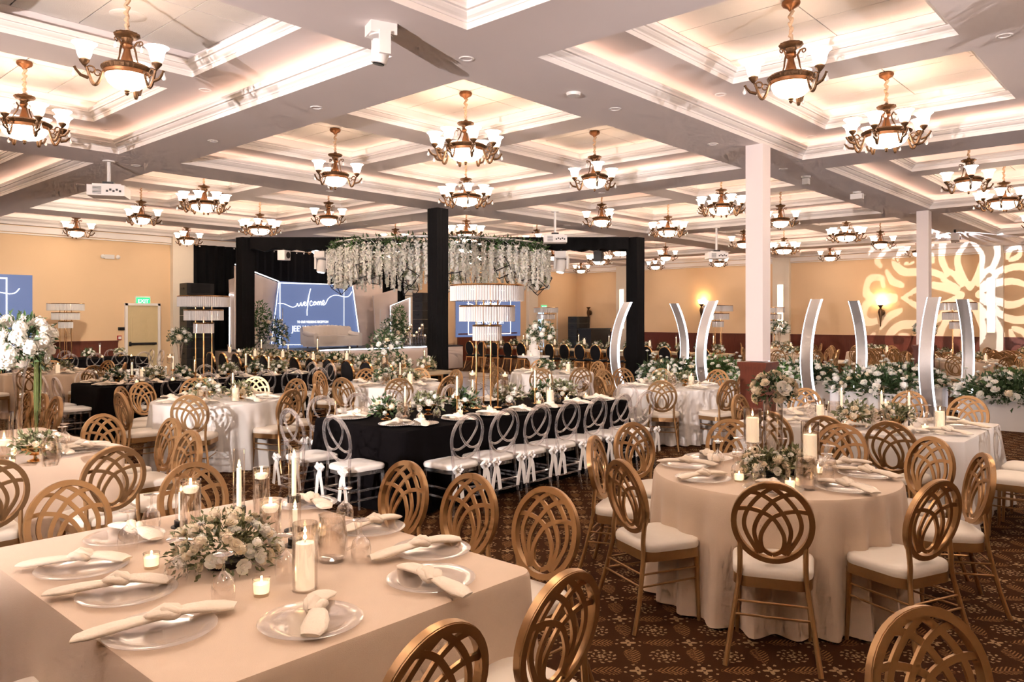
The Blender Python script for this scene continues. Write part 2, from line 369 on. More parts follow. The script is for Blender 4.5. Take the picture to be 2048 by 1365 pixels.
def panel1(w, d, cx, cyy, m2):
    b = MB(); X = [-w/2-.07] + [q for c in cx for q in (c-m2, c+m2)] + [w/2+.07]; Y = [-d/2-.07] + [q for c in cyy for q in (c-m2, c+m2)] + [d/2+.07]
    for i in range(len(X)-1):
        for j in range(len(Y)-1):
            if i % 2 and j % 2: continue
            b.add([(X[i], Y[j], 0), (X[i], Y[j+1], 0), (X[i+1], Y[j+1], 0), (X[i+1], Y[j], 0)], [(0, 1, 2, 3)])
    return b.mesh('soffit', WHITE, False)
def tilemesh(w, d): return MB().box((0, 0, .01), (w-.012, d-.012, .02)).mesh('tile', TILE, False)
def tilefield(w, d):
    b = MB()
    for i in range(4):
        for j in range(2): b.box(((i-1.5)*w/4, (j-.5)*d/2, .01), (w/4-.012, d/2-.012, .02))
    return b.mesh('tile_field', TILE, False)
COFFERS = []
for iu, (ui, uc, um) in enumerate(UB):
    for iv, (vi, vc, vm) in enumerate(VB):
        w, d = ui[1]-ui[0], vi[1]-vi[0]; ox, oy = (ui[0]+ui[1])/2, (vi[0]+vi[1])/2; m2 = min(um, vm)
        link('crown_moulding', cached(crown, w, d), CEIL, (ox, oy, Z0))
        link('cove_wall', cached(cove, w+.14, d+.14, Z0+.118, Z1), CEIL, (ox, oy, 0))
        link('soffit', panel1(w, d, [c-ox for c in uc], [c-oy for c in vc], m2), CEIL, (ox, oy, Z1))
        link('cove_light', cached(ledstrip, w+.06, d+.06, Z0+.128), CEIL, (ox, oy, 0))
        for a, cu in enumerate(uc):
            for c_, cv in enumerate(vc):
                ii, jj = (iu-2)*2+a, (iv-2)*2+c_
                COFFERS.append((ii, jj, cu, cv))
                s = 2*m2
                link('crown_moulding', cached(crown, s, s, .85), CEIL, (cu, cv, Z1))
                link('cove_wall', cached(cove, s+.12, s+.12, Z1+.10, Z2), CEIL, (cu, cv, 0))
                if (ii, jj) != (-1, 0):
                    link('cove_light', cached(ledstrip, s+.05, s+.05, Z1+.110), CEIL, (cu, cv, 0))
                q = s+.12
                near = (ii, jj) in ((-1, 0), (-1, 1), (0, -1), (1, -1), (0, 0), (-2, 0), (-2, 1), (0, -2), (1, -2), (0, 1), (1, 0), (-1, -1))
                if near:
                    for i in range(4):
                        for j in range(2): link('tile', cached(tilemesh, q/4, q/2), CEIL, (cu+(i-1.5)*q/4, cv+(j-.5)*q/2, Z2))
                else:
                    o = link('tile_field', cached(tilefield, q, q), CEIL, (cu, cv, Z2)); o['kind'] = 'stuff'
# air slots and round ceiling speakers in the nearest coffers
def slot():
    b = MB().box((0, 0, -.012), (.95, .05, .024))
    for i in range(12): b.box((-.43+i*.078, 0, -.03), (.05, .062, .012))
    return b.mesh('linear_vent', WHITEP, False)
slotm = slot()
for k, (p, rz) in enumerate((((-BU+SU+.55, -.75, Z2), 0), ((-.60, -BV+SV+.80, Z2), pi/2))):
    tag(link('linear_air_vent', slotm, None, p, rz), ('slim white air vent in the dark coffer above the nearest chandelier', 'slim white air vent in the glowing coffer top right')[k], 'vent')
spk = MB().lathe([(.0, -.012), (.09, -.014), (.15, -.01), (.165, -.004), (.165, .0)], 24).mesh('ceiling_speaker', TILE)
for k, p in enumerate(((-BU+SU+.25, .62, Z2), (BU*0+SU-.1, -BV+SV-.75, Z2))):
    tag(link('ceiling_speaker', spk, None, p), ('round ceiling speaker in the dark coffer top left', 'round ceiling speaker above the big chandelier at right')[k], 'speaker')
# recessed downlights: on the beam crossings and on the inner soffits
tr_m = MB().lathe_open([(.048, .004), (.052, -.006), (.066, -.008), (.072, 0)], 20).mesh('trim_ring', WHITEP)
le_m = MB().lathe([(0, .012), (.05, .004)], 16).mesh('lens', DOWNL)
dls = []
def downlight(x, y, z):
    t = thing('recessed_downlight', None, 'downlight', (x, y, z)); assemble(t, [('trim_ring', tr_m), ('lens', le_m)]); dls.append(t)
DL = [P(933, 117, Z0), P(633, 215, Z0), P(1230, 218, Z0), P(426, 282, Z0), P(1426, 288, Z0), P(272, 331, Z0), P(1567, 338, Z0), P(2009, 71, Z1),
      P(410, 180, Z1), P(212, 261, Z1), P(1441, 189, Z1), P(1622, 273, Z1), P(161, 369, Z0), P(1441, 189, Z1)][:13]
for p in DL: downlight(p.x, p.y, p.z)
for (x, y) in ((5.02, 5.1), (5.02, 1.4), (1.4, 5.1), (12.2, 5.1), (12.2, -2.2), (5.02, 8.8), (8.7, 5.1), (8.7, -2.2), (1.4, 12.4), (12.2, 8.8)): downlight(x, y, Z0)
name_row(dls, 'small round recessed downlight in the ceiling, # of them', 'recessed downlights')
# wainscot with raised panels along the two far walls, doors, pilasters
def wainscot(name, length, parent_loc, rz, skip=()):
    b = MB().box((0, -.02, .54), (length, .04, 1.08)).box((0, -.035, 1.10), (length, .07, .05)).box((0, -.03, .07), (length, .06, .14))
    o = struct(link(name, b.mesh(name, WOOD, False), None, parent_loc, rz))
    pm = MB().box((0, -.045, 0), (.74, .012, .66)).box((0, -.05, 0), (.62, .016, .54)).mesh('wainscot_panel', WOOD, False)
    n = int(length/.92)
    for i in range(n): link('wainscot_panel', pm, o, (-length/2+.46+i*length/n, 0, .60))
    return o
wainscot('trim_1', 6.4, ((-6.2+4.4)/2-2.3+1.55, WY, 0), 0)
wainscot('trim_2', 3.6, (16.6, WY, 0), 0)
wainscot('trim_3', WY-YMIN, (WX, (YMIN+WY)/2, 0), -pi/2)
def frieze(name, c, d): struct(link(name, MB().box(c, d).box((c[0], c[1], c[2]-.12), (d[0]*1.0, d[1]*1.0, .03)).mesh(name, TRIMW, False)))
frieze('trim_4', ((XMIN+WX)/2, WY-.04, 4.06), (WX-XMIN, .08, .16)); frieze('trim_5', (WX-.04, (YMIN+WY)/2, 4.06), (.08, WY-YMIN, .16))
k = 6
for y in (-9.2, -1.85, 5.35, 12.85):
    struct(link('trim_%d' % k, MB().box((WX-.09, y, 2.08), (.18, .68, 4.16)).mesh('pilaster', PILAS, False))); k += 1
for x in (-3.7, 3.35, 12.2, 19.4):
    struct(link('trim_%d' % k, MB().box((x, WY-.09, 2.08), (.62, .18, 4.16)).mesh('pilaster', PILAS, False))); k += 1
lb = []
lbm = [('back_box', MB().box((0, 0, 0), (.05, .26, 1.86)).mesh('back_box', TRIMW, False)), ('light_panel', MB().box((-.03, 0, 0), (.02, .21, 1.78)).mesh('light_panel', BARL, False))]
for y in (-1.85, 5.35, 12.85):
    t = thing('wall_light_bar', None, 'wall light', (WX-.205, y, 2.18)); assemble(t, lbm); lb.append(t)
name_row(lb, 'tall narrow glowing light bar on a wall pilaster, #', 'pilaster light bars')
# columns with mahogany plinths
shaft = MB().box((0, 0, 2.66), (.25, .25, 3.01)).mesh('shaft', WHITE, False)
pl = MB().box((0, 0, .55), (.36, .36, 1.06)).box((0, 0, .09), (.40, .40, .18)).mesh('plinth', WOOD, False)
pc = MB().box((0, 0, 1.11), (.42, .42, .06)).box((0, 0, 1.065), (.39, .39, .04)).mesh('plinth_cap', WOOD, False)
outl = MB().box((0, -.186, .88), (.07, .012, .11)).box((0, -.193, .88), (.035, .006, .07)).mesh('outlet', BLACKP, False)
for n_, p in enumerate((Pd(1516, 10.82), Pd(1848, 17.44))):
    o = link('column', None, None, (p.x, p.y, 0)); struct(o); assemble(o, [('shaft', shaft), ('plinth', pl), ('plinth_cap', pc), ('outlet', outl)])
# helper: picture point on the plane Y = yp or X = xp
def PY(px, py, yp):
    r = (px-1024)/F; d = (yp-CAMY)/(-r*SA+CA); q = C(r*d, d); return Vector((q.x, yp, EYE+(HZ-py)*d/F))
def PX(px, py, xp):
    r = (px-1024)/F; d = (xp-CAMX)/(r*CA+SA); q = C(r*d, d); return Vector((xp, q.y, EYE+(HZ-py)*d/F))
# doors in the far left wall
DOORM = mat('yellow_beige_door', (.66, .52, .30), .5)
def door(name, xc, w, h, glazed=False):
    o = struct(link(name, MB().box((0, -.03, h/2), (w+.0, .05, h)).mesh(name, DOORM, False), None, (xc, WY, 0)))
    fr = MB().box((-w/2-.03, -.04, h/2+.03), (.07, .09, h+.06)).box((w/2+.03, -.04, h/2+.03), (.07, .09, h+.06)).box((0, -.04, h+.03), (w+.14, .09, .07))
    link('door_frame', fr.mesh('door_frame', TRIMW, False), o)
    if glazed:
        link('door_glass', MB().box((-w/4, -.065, h/2+.05), (w/2-.12, .02, h-.3)).mesh('door_glass', DAY, False), o)
        link('door_leaf', MB().box((w/4, -.065, h/2), (w/2-.03, .03, h-.04)).mesh('door_leaf', WALL, False), o)
    else:
        for sx in (-1, 1):
            for (zc, hh) in ((.48, .6), (1.42, .78)): link('door_panel', cached(lambda_panel, w, hh), o, (sx*w/4, -.055, zc))
        link('push_bar', MB().box((0, -.10, 1.02), (w*.86, .05, .06)).box((-w*.42, -.08, 1.02), (.05, .06, .12)).mesh('push_bar', BLACKP, False), o)
    return o
def lambda_panel(w, hh): return MB().box((0, 0, 0), (w/2-.16, .012, hh)).box((0, -.006, 0), (w/2-.26, .014, hh-.12)).mesh('door_panel', DOORM, False)
d1 = PY(284, 640, WY); door('door_1', d1.x, .86, 2.12)
d2 = PY(1087, 640, WY); door('door_2', d2.x, 1.75, 2.12, True)
def text_mesh(txt, size):
    cu = bpy.data.curves.new('lettering', 'FONT'); cu.body = txt; cu.size = size; cu.extrude = .004; cu.align_x = 'CENTER'; cu.align_y = 'CENTER'; cu.resolution_u = 3
    tmp = bpy.data.objects.new('tmp', cu); COL.objects.link(tmp); bpy.context.view_layer.update(); w = max(.01, tmp.dimensions.x)
    me = bpy.data.meshes.new_from_object(tmp.evaluated_get(bpy.context.evaluated_depsgraph_get())); me.materials.clear(); me.materials.append(TXT)
    bpy.data.objects.remove(tmp); return me, w
def font(txt, size, m, loc, rot, parent): return link('lettering', text_mesh(txt, size)[0], parent, loc, rot=rot)
for n_, (px, py, lab) in enumerate(((286, 603, 'green lit EXIT sign above the door beside the left crystal stand'), (1088, 616, 'small green lit EXIT sign above the glazed door in the far corner'))):
    p = PY(px, py, WY-.05); t = thing('exit_sign', lab, 'exit sign', p)
    link('sign_case', MB().box((0, .02, .015), (.42, .05, .27)).mesh('sign_case', TRIMW, False), t)
    link('sign_face', MB().box((0, -.012, 0), (.38, .012, .21)).mesh('sign_face', EXITG, False), t)
    font('EXIT', .15, TXT, (0, -.022, 0), (pi/2, 0, 0), t)
for (px, py, m, nm, lab, d) in ((243, 658, BLACKP, 'wall_control_panel', 'small black control panel on the wall left of the exit door', (.17, .03, .09)), (239, 676, RED, 'fire_alarm_pull', 'small red fire alarm box left of the exit door', (.11, .04, .12)),
                            (219, 514, WHITEP, 'emergency_light', 'white twin-head emergency light high on the left wall', (.26, .05, .12)), (1059, 661, RED, 'fire_alarm_pull', 'small red fire alarm box left of the glazed door', (.12, .04, .16))):
    p = PY(px, py, WY-.04); t = thing(nm, lab, 'wall fitting', p); link('case', MB().box((0, .01, 0), d).mesh('case', m, False), t)
    if nm == 'emergency_light':
        hd = MB().lathe([(0, -.05), (.045, -.05), (.06, .02), (.02, .05)], 12).mesh('lamp_head', WHITEP)
        for s in (-1, 1): link('lamp_head', hd, t, (s*.2, -.06, 0), rot=(pi/2, 0, 0))
    else: link('cover', MB().box((0, -.012-d[1]/2+.01, 0), (d[0]*.7, .012, d[2]*.6)).mesh('cover', WHITEP if m == RED else BLACKM, False), t)
# torch sconces on the far right wall
arm_m = MB().lathe([(0, -.62), (.018, -.6), (.022, -.45), (.05, -.25), (.085, -.1), (.07, .0), (.03, .06), (.06, .12), (.10, .16), (.10, .18), (0, .18)], 12).mesh('torch', BRONZE)
bk_m = MB().lathe([(0, 0), (.10, 0), (.12, .03), (.05, .07), (0, .07)], 14).mesh('back_plate', BRONZE)
br_m = MB().tube([(.16, 0, -.1), (.10, 0, -.16), (.03, 0, -.12), (0, 0, -.04)], .018, 8).mesh('bracket', BRONZE)
cup_m = MB().lathe_open([(.05, .17), (.11, .22), (.145, .32), (.16, .36)], 16).mesh('glass_shade', emit('sconce_glass', (1, .66, .30), 6))
scs = []
for (px, py) in ((1403, 617), (1761, 620), (1177, 622)):
    p = PX(px, py, WX-.17); t = thing('torch_sconce', None, 'sconce', p); assemble(t, [('torch', arm_m), ('bracket', br_m)] + ([('glass_shade', cup_m)] if px != 1177 else []))
    link('back_plate', bk_m, t, (.17, 0, -.1), rot=(0, -pi/2, 0)); scs.append(t)
scs[0]['label'] = 'glowing bronze torch sconce on the far wall between two curved light arches'
scs[1]['label'] = 'glowing bronze torch sconce beside the projected swirl pattern'
scs[2]['label'] = 'unlit bronze torch sconce on the far wall beside the speaker booth'
# ------------------------------------------------------------------ chandeliers
def scroll(r0, z0, r1, z1, n=18):
    """S-shaped arm in the x,z plane: leaves the ring, dips under and curls up to the cup"""
    pts = []
    for i in range(n+1):
        t = i/n; x = r0 + (r1-r0)*t; z = z0 - .15*sin(pi*min(1, t*1.12)) + (z1-z0)*t**2.2; pts.append((x, 0, z))
    return pts
def curl(cx, cz, r, a0, turns, n=16, k=.55):
    return [(cx + r*(1-k*i/n)*cos(a0+turns*2*pi*i/n), 0, cz + r*(1-k*i/n)*sin(a0+turns*2*pi*i/n)) for i in range(n+1)]
def chand_meshes(R_, RA):
    d = {}
    d['canopy'] = MB().lathe([(0, -.10), (.015, -.10), (.03, -.075), (.075, -.05), (.085, -.03), (.083, -.012), (.07, 0)], 20).mesh('canopy', COPPER)
    b = MB(); L_ = Z2-.09-(4.0+.33); n = 14
    b.tube([(.012*sin(i*2.1), .012*cos(i*1.7), L_*(i/n)) for i in range(n+1)], [.018+.006*sin(i*2.6) for i in range(n+1)], 8)
    d['chain_sleeve'] = b.mesh('chain_sleeve', CHAINS)
    d['crown'] = MB().lathe([(0, .36), (.02, .36), (.03, .335), (.10, .33), (.105, .315), (.085, .295), (.05, .285), (.04, .26), (.045, .24), (.0, .24)], 28, flute=.08).mesh('crown', BRONZE)
    d['baluster'] = MB().lathe([(0, .25), (.034, .25), (.048, .225), (.044, .205), (.026, .19), (.03, .16), (.046, .10), (.062, .055), (.055, .02), (.03, .01), (0, .01)], 20, flute=.07).mesh('baluster', COPPER)
    b = MB(); b.lathe([(R_*.80, .035), (R_*.93, .035), (R_*1.06, .012), (R_*1.02, -.005), (R_*.97, -.02), (R_*.80, -.02)], 64, flute=.028)
    d['ring'] = b.mesh('ring', BRONZE, True, 30)
    d['ring_band'] = MB().lathe_open([(R_*.965, -.018), (R_*.955, -.045), (R_*.90, -.055), (R_*.86, -.05)], 40).mesh('ring_band', COPPER)
    d['bowl'] = MB().lathe([(R_*.90, -.045), (R_*.88, -.075), (R_*.78, -.12), (R_*.58, -.155), (R_*.3, -.175), (.0, -.18)], 28).mesh('bowl', BOWL)
    d['finial'] = MB().lathe([(.022, -.175), (.026, -.19), (.012, -.198), (.020, -.207), (.012, -.225), (0, -.232)], 12).mesh('finial', BRONZE)
    b = MB(); b.tube([(R_*.55, 0, .03), (R_*.42, 0, .10), (.075, 0, .16), (.06, 0, .215), (.085, 0, .255), (.12, 0, .265)], [.006, .007, .009, .010, .009, .007], 6)
    b.tube(curl(.115, .245, .022, pi/2, -.9), .006, 6); d['scroll_brace'] = b.mesh('scroll_brace', BRONZE)
    b = MB(); p = scroll(R_*.97, -.03, RA, -.035)
    b.tube(p, [.009+.007*sin(pi*i/(len(p)-1)) for i in range(len(p))], 6)
    b.tube(curl(R_*.97+.045, -.075, .034, pi*.9, -1.0), .006, 6); b.tube(curl(RA-.055, -.055, .04, -.2, .9), .008, 6)
    b.tube([(RA-.03, 0, -.13), (RA+.03, 0, -.115), (RA+.065, 0, -.075), (RA+.08, 0, -.05)], [.016, .014, .011, .014], 6)
    d['arm'] = b.mesh('arm', BRONZE)
    d['cup'] = MB().lathe([(0, -.055), (.012, -.05), (.028, -.03), (.042, -.012), (.045, .0), (.036, .008), (.03, .016), (0, .016)], 14).mesh('cup', BRONZE)
    d['shade'] = MB().lathe_open([(.030, .012), (.048, .022), (.060, .055), (.066, .095), (.078, .122), (.100, .14), (.104, .145)], 20).mesh('shade', SHADE)
    d['crystal_drop'] = MB().lathe([(0, 0), (.003, -.012), (.004, -.03), (.016, -.055), (.018, -.066), (.010, -.082), (0, -.086)], 8).mesh('crystal_drop', CRYS)
    return d, R_, RA
def in_view(o):
    d = Vector(o.location)-Vector((CAMX, CAMY, EYE)); y = d.x*SA+d.y*CA; return y > 1 and HZ-F*(o.location.z-EYE)/y > -70
BIG, SMALL = chand_meshes(.265, .415), chand_meshes(.20, .345)
bigs, smalls = [], []
for (ii, jj, cu, cv) in COFFERS:
    d3 = Vector((cu-CAMX, cv-CAMY)); dep = d3.x*SA+d3.y*CA; lat = d3.x*CA-d3.y*SA
    if dep < -3.0: continue
    px = 1024 + F*lat/max(dep, .5)
    if (dep < 1 and abs(lat) > 6) or (dep > 1 and (px < -900 or px > 2900)): continue
    big = (ii+jj) % 2 == 0 and not (ii >= 6 or jj >= 4)
    d, R_, RA = BIG if big else SMALL; n = 8 if big else 3
    t = thing('chandelier', None, 'chandelier', (cu, cv, 4.0)); (bigs if big else smalls).append(t)
    ph = random.uniform(0, 2*pi) if not big else random.uniform(0, .78)
    if (ii, jj) == (-1, 0): ph = R(340)-ANG
    if (ii, jj) == (0, -1): ph = R(55)-ANG
    if (ii, jj) == (0, 0): ph = -ANG + .30
    link('canopy', d['canopy'], t, (0, 0, Z2-4.0)); link('chain_sleeve', d['chain_sleeve'], t, (0, 0, .34))
    for nm in ('crown', 'baluster', 'ring', 'ring_band', 'bowl', 'finial'): link(nm, d[nm], t)
    for k in range(3):
        o = link('scroll_brace', d['scroll_brace'], t, rz=ph+.5+k*2*pi/3)
        if dep < 16: link('crystal_drop', d['crystal_drop'], o, (.125, 0, .245))
    for k in range(n):
        a = ph+k*2*pi/n; o = link('arm', d['arm'], t, rz=a)
        link('cup', d['cup'], o, (RA, 0, .022)); link('shade', d['shade'], o, (RA, 0, .022))
        link('crystal_drop', d['crystal_drop'], o, (RA+.083, 0, -.055))
inv = lambda L_: [o for o in L_ if -.70 < proj(o) < .70 and in_view(o)]
out_ = [o for o in bigs+smalls if o not in inv(bigs) and o not in inv(smalls)]
name_row(out_, 'bronze chandelier with lit bowl outside the picture, #', 'chandeliers overhead')
name_row(inv(bigs), 'large eight-arm bronze chandelier with lit bowl, # of the big ones', 'large chandeliers')
name_row(inv(smalls), 'small three-arm bronze chandelier with lit bowl, # of the small ones', 'small chandeliers')
# ------------------------------------------------------------------ chairs
def spline(pts, n=6):
    """Catmull-Rom through 2-D or 3-D points"""
    pts = [Vector(p) for p in pts]; q = [pts[0]*2-pts[1]] + pts + [pts[-1]*2-pts[-2]]; out = []
    for i in range(1, len(q)-2):
        for k in range(n):
            t = k/n; a, b_, c, d = q[i-1], q[i], q[i+1], q[i+2]
            out.append(.5*((2*b_) + (c-a)*t + (2*a-5*b_+4*c-d)*t*t + (3*b_-a-3*c+d)*t**3))
    return out + [pts[-1]]
SQRND = lambda w, d, r, n=5: [(sx*(w/2-r)+r*cos(a0+pi/2*i/n), sy*(d/2-r)+r*sin(a0+pi/2*i/n)) for sx, sy, a0 in ((1, 1, 0), (-1, 1, pi/2), (-1, -1, pi), (1, -1, 3*pi/2)) for i in range(n+1)]
def cushion(w, d, h, z, m, taper=.9, name='seat'):
    b = MB(); base = SQRND(w, d, .09, 6)
    def ring(k, zz): return [((x*k)*(1-(1-taper)*(.5-y/d)), y*k, zz) for x, y in base]
    rows = [(.985, z), (1.0, z+h*.25), (1.0, z+h*.6), (.965, z+h*.86), (.86, z+h), (.5, z+h*1.10)]
    n = len(base)
    for k, zz in rows: b.v += ring(k, zz)
    b.v.append((0, 0, z+h*1.13)); nr = len(rows)
    b.f = [(i*n+j, i*n+(j+1) % n, (i+1)*n+(j+1) % n, (i+1)*n+j) for i in range(nr-1) for j in range(n)]
    b.f += [((nr-1)*n+j, (nr-1)*n+(j+1) % n, nr*n) for j in range(n)] + [tuple(range(n-1, -1, -1))]
    return b.mesh(name, m, True, 60)
def apron(w, d, z0, z1, m, taper=.9):
    base = SQRND(w, d, .08, 5); n = len(base); b = MB(); f = lambda x, y: (x*(1-(1-taper)*(.5-y/d)), y)
    return b.prism([f(x, y) for x, y in base], z0, z1).mesh('seat_frame', m)
TILT = .20                                    # the back leans this much
YB, ZB, AW, AH = -.190, .715, .200, .213
def back(x, z): return (x*AW, YB-(z*AH)*TILT-.012, ZB+z*AH)       # unit oval -> back plane
NB = Vector((0, -1, -TILT)).normalized()
def oval(k, n=40): return [back(k*cos(2*pi*i/n), k*sin(2*pi*i/n)) for i in range(n)]
LAT = [[(-.90, .30), (-.58, .325), (-.25, .255), (0, .125), (.16, -.07), (.285, -.35), (.25, -.64), (.12, -.76), (0, -.80)],
       [(-.60, .74), (-.33, .71), (-.05, .565), (.16, .35), (.34, .1), (.44, -.18), (.40, -.46), (.27, -.78)],
       [(0, .88), (.27, .69), (.49, .46), (.64, .21), (.69, -.07), (.60, -.35), (.34, -.78)]]
def gold_chair():
    d = {}
    b = MB(); b.strip(oval(.94), .027, .032, NB, True); b.strip(oval(.985), .012, .022, NB, True); d['back_frame'] = b.mesh('back_frame', GOLD, True, 50)
    b = MB()
    for c in LAT:
        for s in (-1, 1): b.strip([back(s*p[0], p[1]) for p in spline([(x, y) for x, y in c], 4)], 0.0215, .010 + (.002 if s > 0 else 0), NB)
    d['back_lattice'] = b.mesh('back_lattice', GOLD, True, 50)
    d['seat'] = cushion(.43, .39, .055, .428, CUSH); d['seat_frame'] = apron(.425, .385, .375, .428, GOLD)
    def rear(s):
        return MB().tube(spline([back(s*.80, -.50), (s*.158, -.193, .50), (s*.165, -.198, .40), (s*.20, -.245, .17), (s*.225, -.295, 0)], 4), [.0135]*17, 8).mesh('leg', GOLD)
    d['rear'] = [rear(-1), rear(1)]
    d['front'] = [MB().tube([(s*.178, .158, .40), (s*.182, .163, .2), (s*.19, .168, 0)], [.0165, .014, .011], 8).mesh('leg', GOLD) for s in (-1, 1)]
    st = []
    for z in (.31, .245):
        for s in (-1, 1): st.append(MB().tube([(s*.18, .16, z), (s*(.172+(.4-z)*.14), -.20-(.4-z)*.2, z)], .0065, 6).mesh('stretcher', GOLD))
        st.append(MB().tube([(-.168-(.4-z)*.14, -.20-(.4-z)*.2, z), (.168+(.4-z)*.14, -.20-(.4-z)*.2, z)], .0065, 6).mesh('stretcher', GOLD))
    d['stretchers'] = st; return d
def ghost_chair():
    d = {}
    b = MB(); b.tube(oval(.93), .015, 8, True); d['back_frame'] = b.mesh('back_frame', ACRYL, True, 70)
    b = MB()
    for s in (-1, 1):
        c = [(-.78, -.42), (-.52, -.50), (-.22, -.44), (.12, -.22), (.40, .10), (.52, .42), (.40, .70), (.0, .86)]
        b.tube([back(s*p[0], p[1]) for p in spline(c, 4)], .0105, 7)
    d['back_loops'] = b.mesh('back_loops', ACRYL, True, 70)
    d['seat'] = cushion(.42, .39, .045, .435, SATIN); d['seat_frame'] = apron(.40, .37, .40, .435, ACRYL)
    d['rear'] = [MB().tube(spline([back(s*.80, -.50), (s*.158, -.19, .45), (s*.172, -.20, .25), (s*.19, -.235, 0)], 4), .0125, 7).mesh('leg', ACRYL) for s in (-1, 1)]
    d['front'] = [MB().tube([(s*.17, .155, .41), (s*.176, .16, .2), (s*.18, .165, 0)], [.016, .014, .012], 7).mesh('leg', ACRYL) for s in (-1, 1)]
    st = []
    for z in (.27, .19):
        for s in (-1, 1): st.append(MB().tube([(s*.176, .168, z), (s*.176, 0, z+.0), (s*.18, -.225, z)], [.008, .012, .008], 6).mesh('stretcher', ACRYL))
        st.append(MB().tube([(-.18, -.225, z), (0, -.225, z), (.18, -.225, z)], [.008, .012, .008], 6).mesh('stretcher', ACRYL))
    d['stretchers'] = st
    def bow(s):
        b = MB(); x, y, z = s*.17, -.235, .455
        b.tube([(x, y-.005, z-.03), (x, y-.02, z), (x, y-.005, z+.03)], [.012, .026, .012], 8)
        for a in (-1, 1):
            b.tube([(x, y-.015, z), (x+a*.03, y-.035, z+.03), (x+a*.05, y-.03, z+.005), (x+a*.03, y-.025, z-.02), (x, y-.015, z-.005)], [.008, .016, .02, .016, .008], 6)
            pts = [(x, y-.02, z-.01), (x+a*.02, y-.035, z-.08), (x+a*.038, y-.03, z-.17), (x+a*.052, y-.03, z-.25)]
            b.strip(pts, .042, .003, (0, 1, .1))
        return b.mesh('tie_bow', SATIN, True, 50)
    d['bows'] = [bow(-1), bow(1)]; return d
def black_chair():
    d = {}
    def bk(x, z): return (x*.195, -.20-(z*.25)*.16, .70+z*.25)
    rim = [bk(cos(2*pi*i/36), sin(2*pi*i/36)) for i in range(36)]
    d['back_frame'] = MB().strip(rim, .016, .04, NB, True).mesh('back_frame', GOLD2, True, 50)
    b = MB(); n = 28
    for off, k in ((-.032, .80), (-.022, .93), (.022, .93), (.032, .80)):
        b.v += [tuple(Vector(bk(k*cos(2*pi*i/n), k*sin(2*pi*i/n))) - NB*off) for i in range(n)]
    b.f = [tuple(range(n))] + [(r_*n+i, r_*n+(i+1) % n, (r_+1)*n+(i+1) % n, (r_+1)*n+i) for r_ in range(3) for i in range(n)] + [tuple(range(4*n-1, 3*n-1, -1))]
    d['back_pad'] = b.mesh('back_pad', VELVET, True, 50)
    d['seat'] = cushion(.46, .45, .06, .43, VELVET); d['seat_frame'] = apron(.455, .445, .39, .43, GOLD2)
    d['rear'] = [MB().tube(spline([bk(s*.72, -.72), (s*.15, -.20, .45), (s*.165, -.23, .25), (s*.19, -.30, 0)], 4), .014, 7).mesh('leg', GOLD2) for s in (-1, 1)]
    d['front'] = [MB().tube([(s*.19, .18, .40), (s*.195, .185, .2), (s*.20, .19, 0)], [.018, .015, .011], 7).mesh('leg', GOLD2) for s in (-1, 1)]
    d['stretchers'] = []; return d
KINDS = {'G': gold_chair(), 'A': ghost_chair(), 'K': black_chair()}
CNAME = {'G': 'lattice_back_chair', 'A': 'clear_acrylic_chair', 'K': 'black_oval_back_chair'}
GROUPS = {}
PLACED = []
T = {}
def chair(kind, root, face, key, full=True, ref='root'):
    """root: position (of the back's top when ref='top'); face: direction the sitter looks"""
    f = Vector((face[0], face[1], 0)).normalized(); rz = math.atan2(f.y, f.x) - pi/2
    p = Vector((root[0], root[1], 0))
    if ref == 'top': p = p + f*(-YB + AH*TILT + .012)
    for _ in range(3):
        for q in PLACED:
            w = Vector((p.x-q[0], p.y-q[1], 0))
            if w.length < .43: p = p + (w.normalized() if w.length > 1e-3 else Vector((.7, .7, 0)))*(.43-w.length)
        for kk, tb in T.items():
            if len(tb) == 3:
                w = Vector((p.x-tb[0], p.y-tb[1], 0)); lim = tb[2] + (.145 if kk == key else .26)
                if w.length < lim: p = p + w.normalized()*(lim-w.length)
            else:
                e = .14 if kk == key else .24
                x0, y0, x1, y1 = tb[0]-e, tb[1]-e, tb[0]+tb[2]+e, tb[1]+tb[3]+e
                if x0 < p.x < x1 and y0 < p.y < y1:
                    m_ = min((p.x-x0, 0), (x1-p.x, 1), (p.y-y0, 2), (y1-p.y, 3))
                    if m_[1] == 0: p.x = x0
                    elif m_[1] == 1: p.x = x1
                    elif m_[1] == 2: p.y = y0
                    else: p.y = y1
    PLACED.append((p.x, p.y)); d = KINDS[kind]
    t = thing(CNAME[kind], None, 'chair', p, rz)
    for nm in ('back_frame', 'back_lattice', 'back_loops', 'back_pad', 'seat', 'seat_frame'):
        if nm in d: link(nm, d[nm], t)
    for me in d['rear'] + d['front']: link('leg', me, t)
    if full:
        for me in d['stretchers']: link('stretcher', me, t)
    for me in d.get('bows', []): link('tie_bow', me, t)
    GROUPS.setdefault((kind, key), []).append(t); return t
def chair_px(kind, px, ty, face, key, full=True, H=.93):
    d = F*(EYE-H)/(ty-HZ); q = Pd(px, d)
    if isinstance(face, tuple) and len(face) == 3: f = Vector((face[0]-q.x, face[1]-q.y))      # look at a point
    else: f = Vector(face[:2])
    return chair(kind, q, f, key, full, 'top')
PU, MU, PV, MV = (1, 0), (-1, 0), (0, 1), (0, -1)
def TC(x, y): p = C(x, y); return (p.x, p.y, 0)

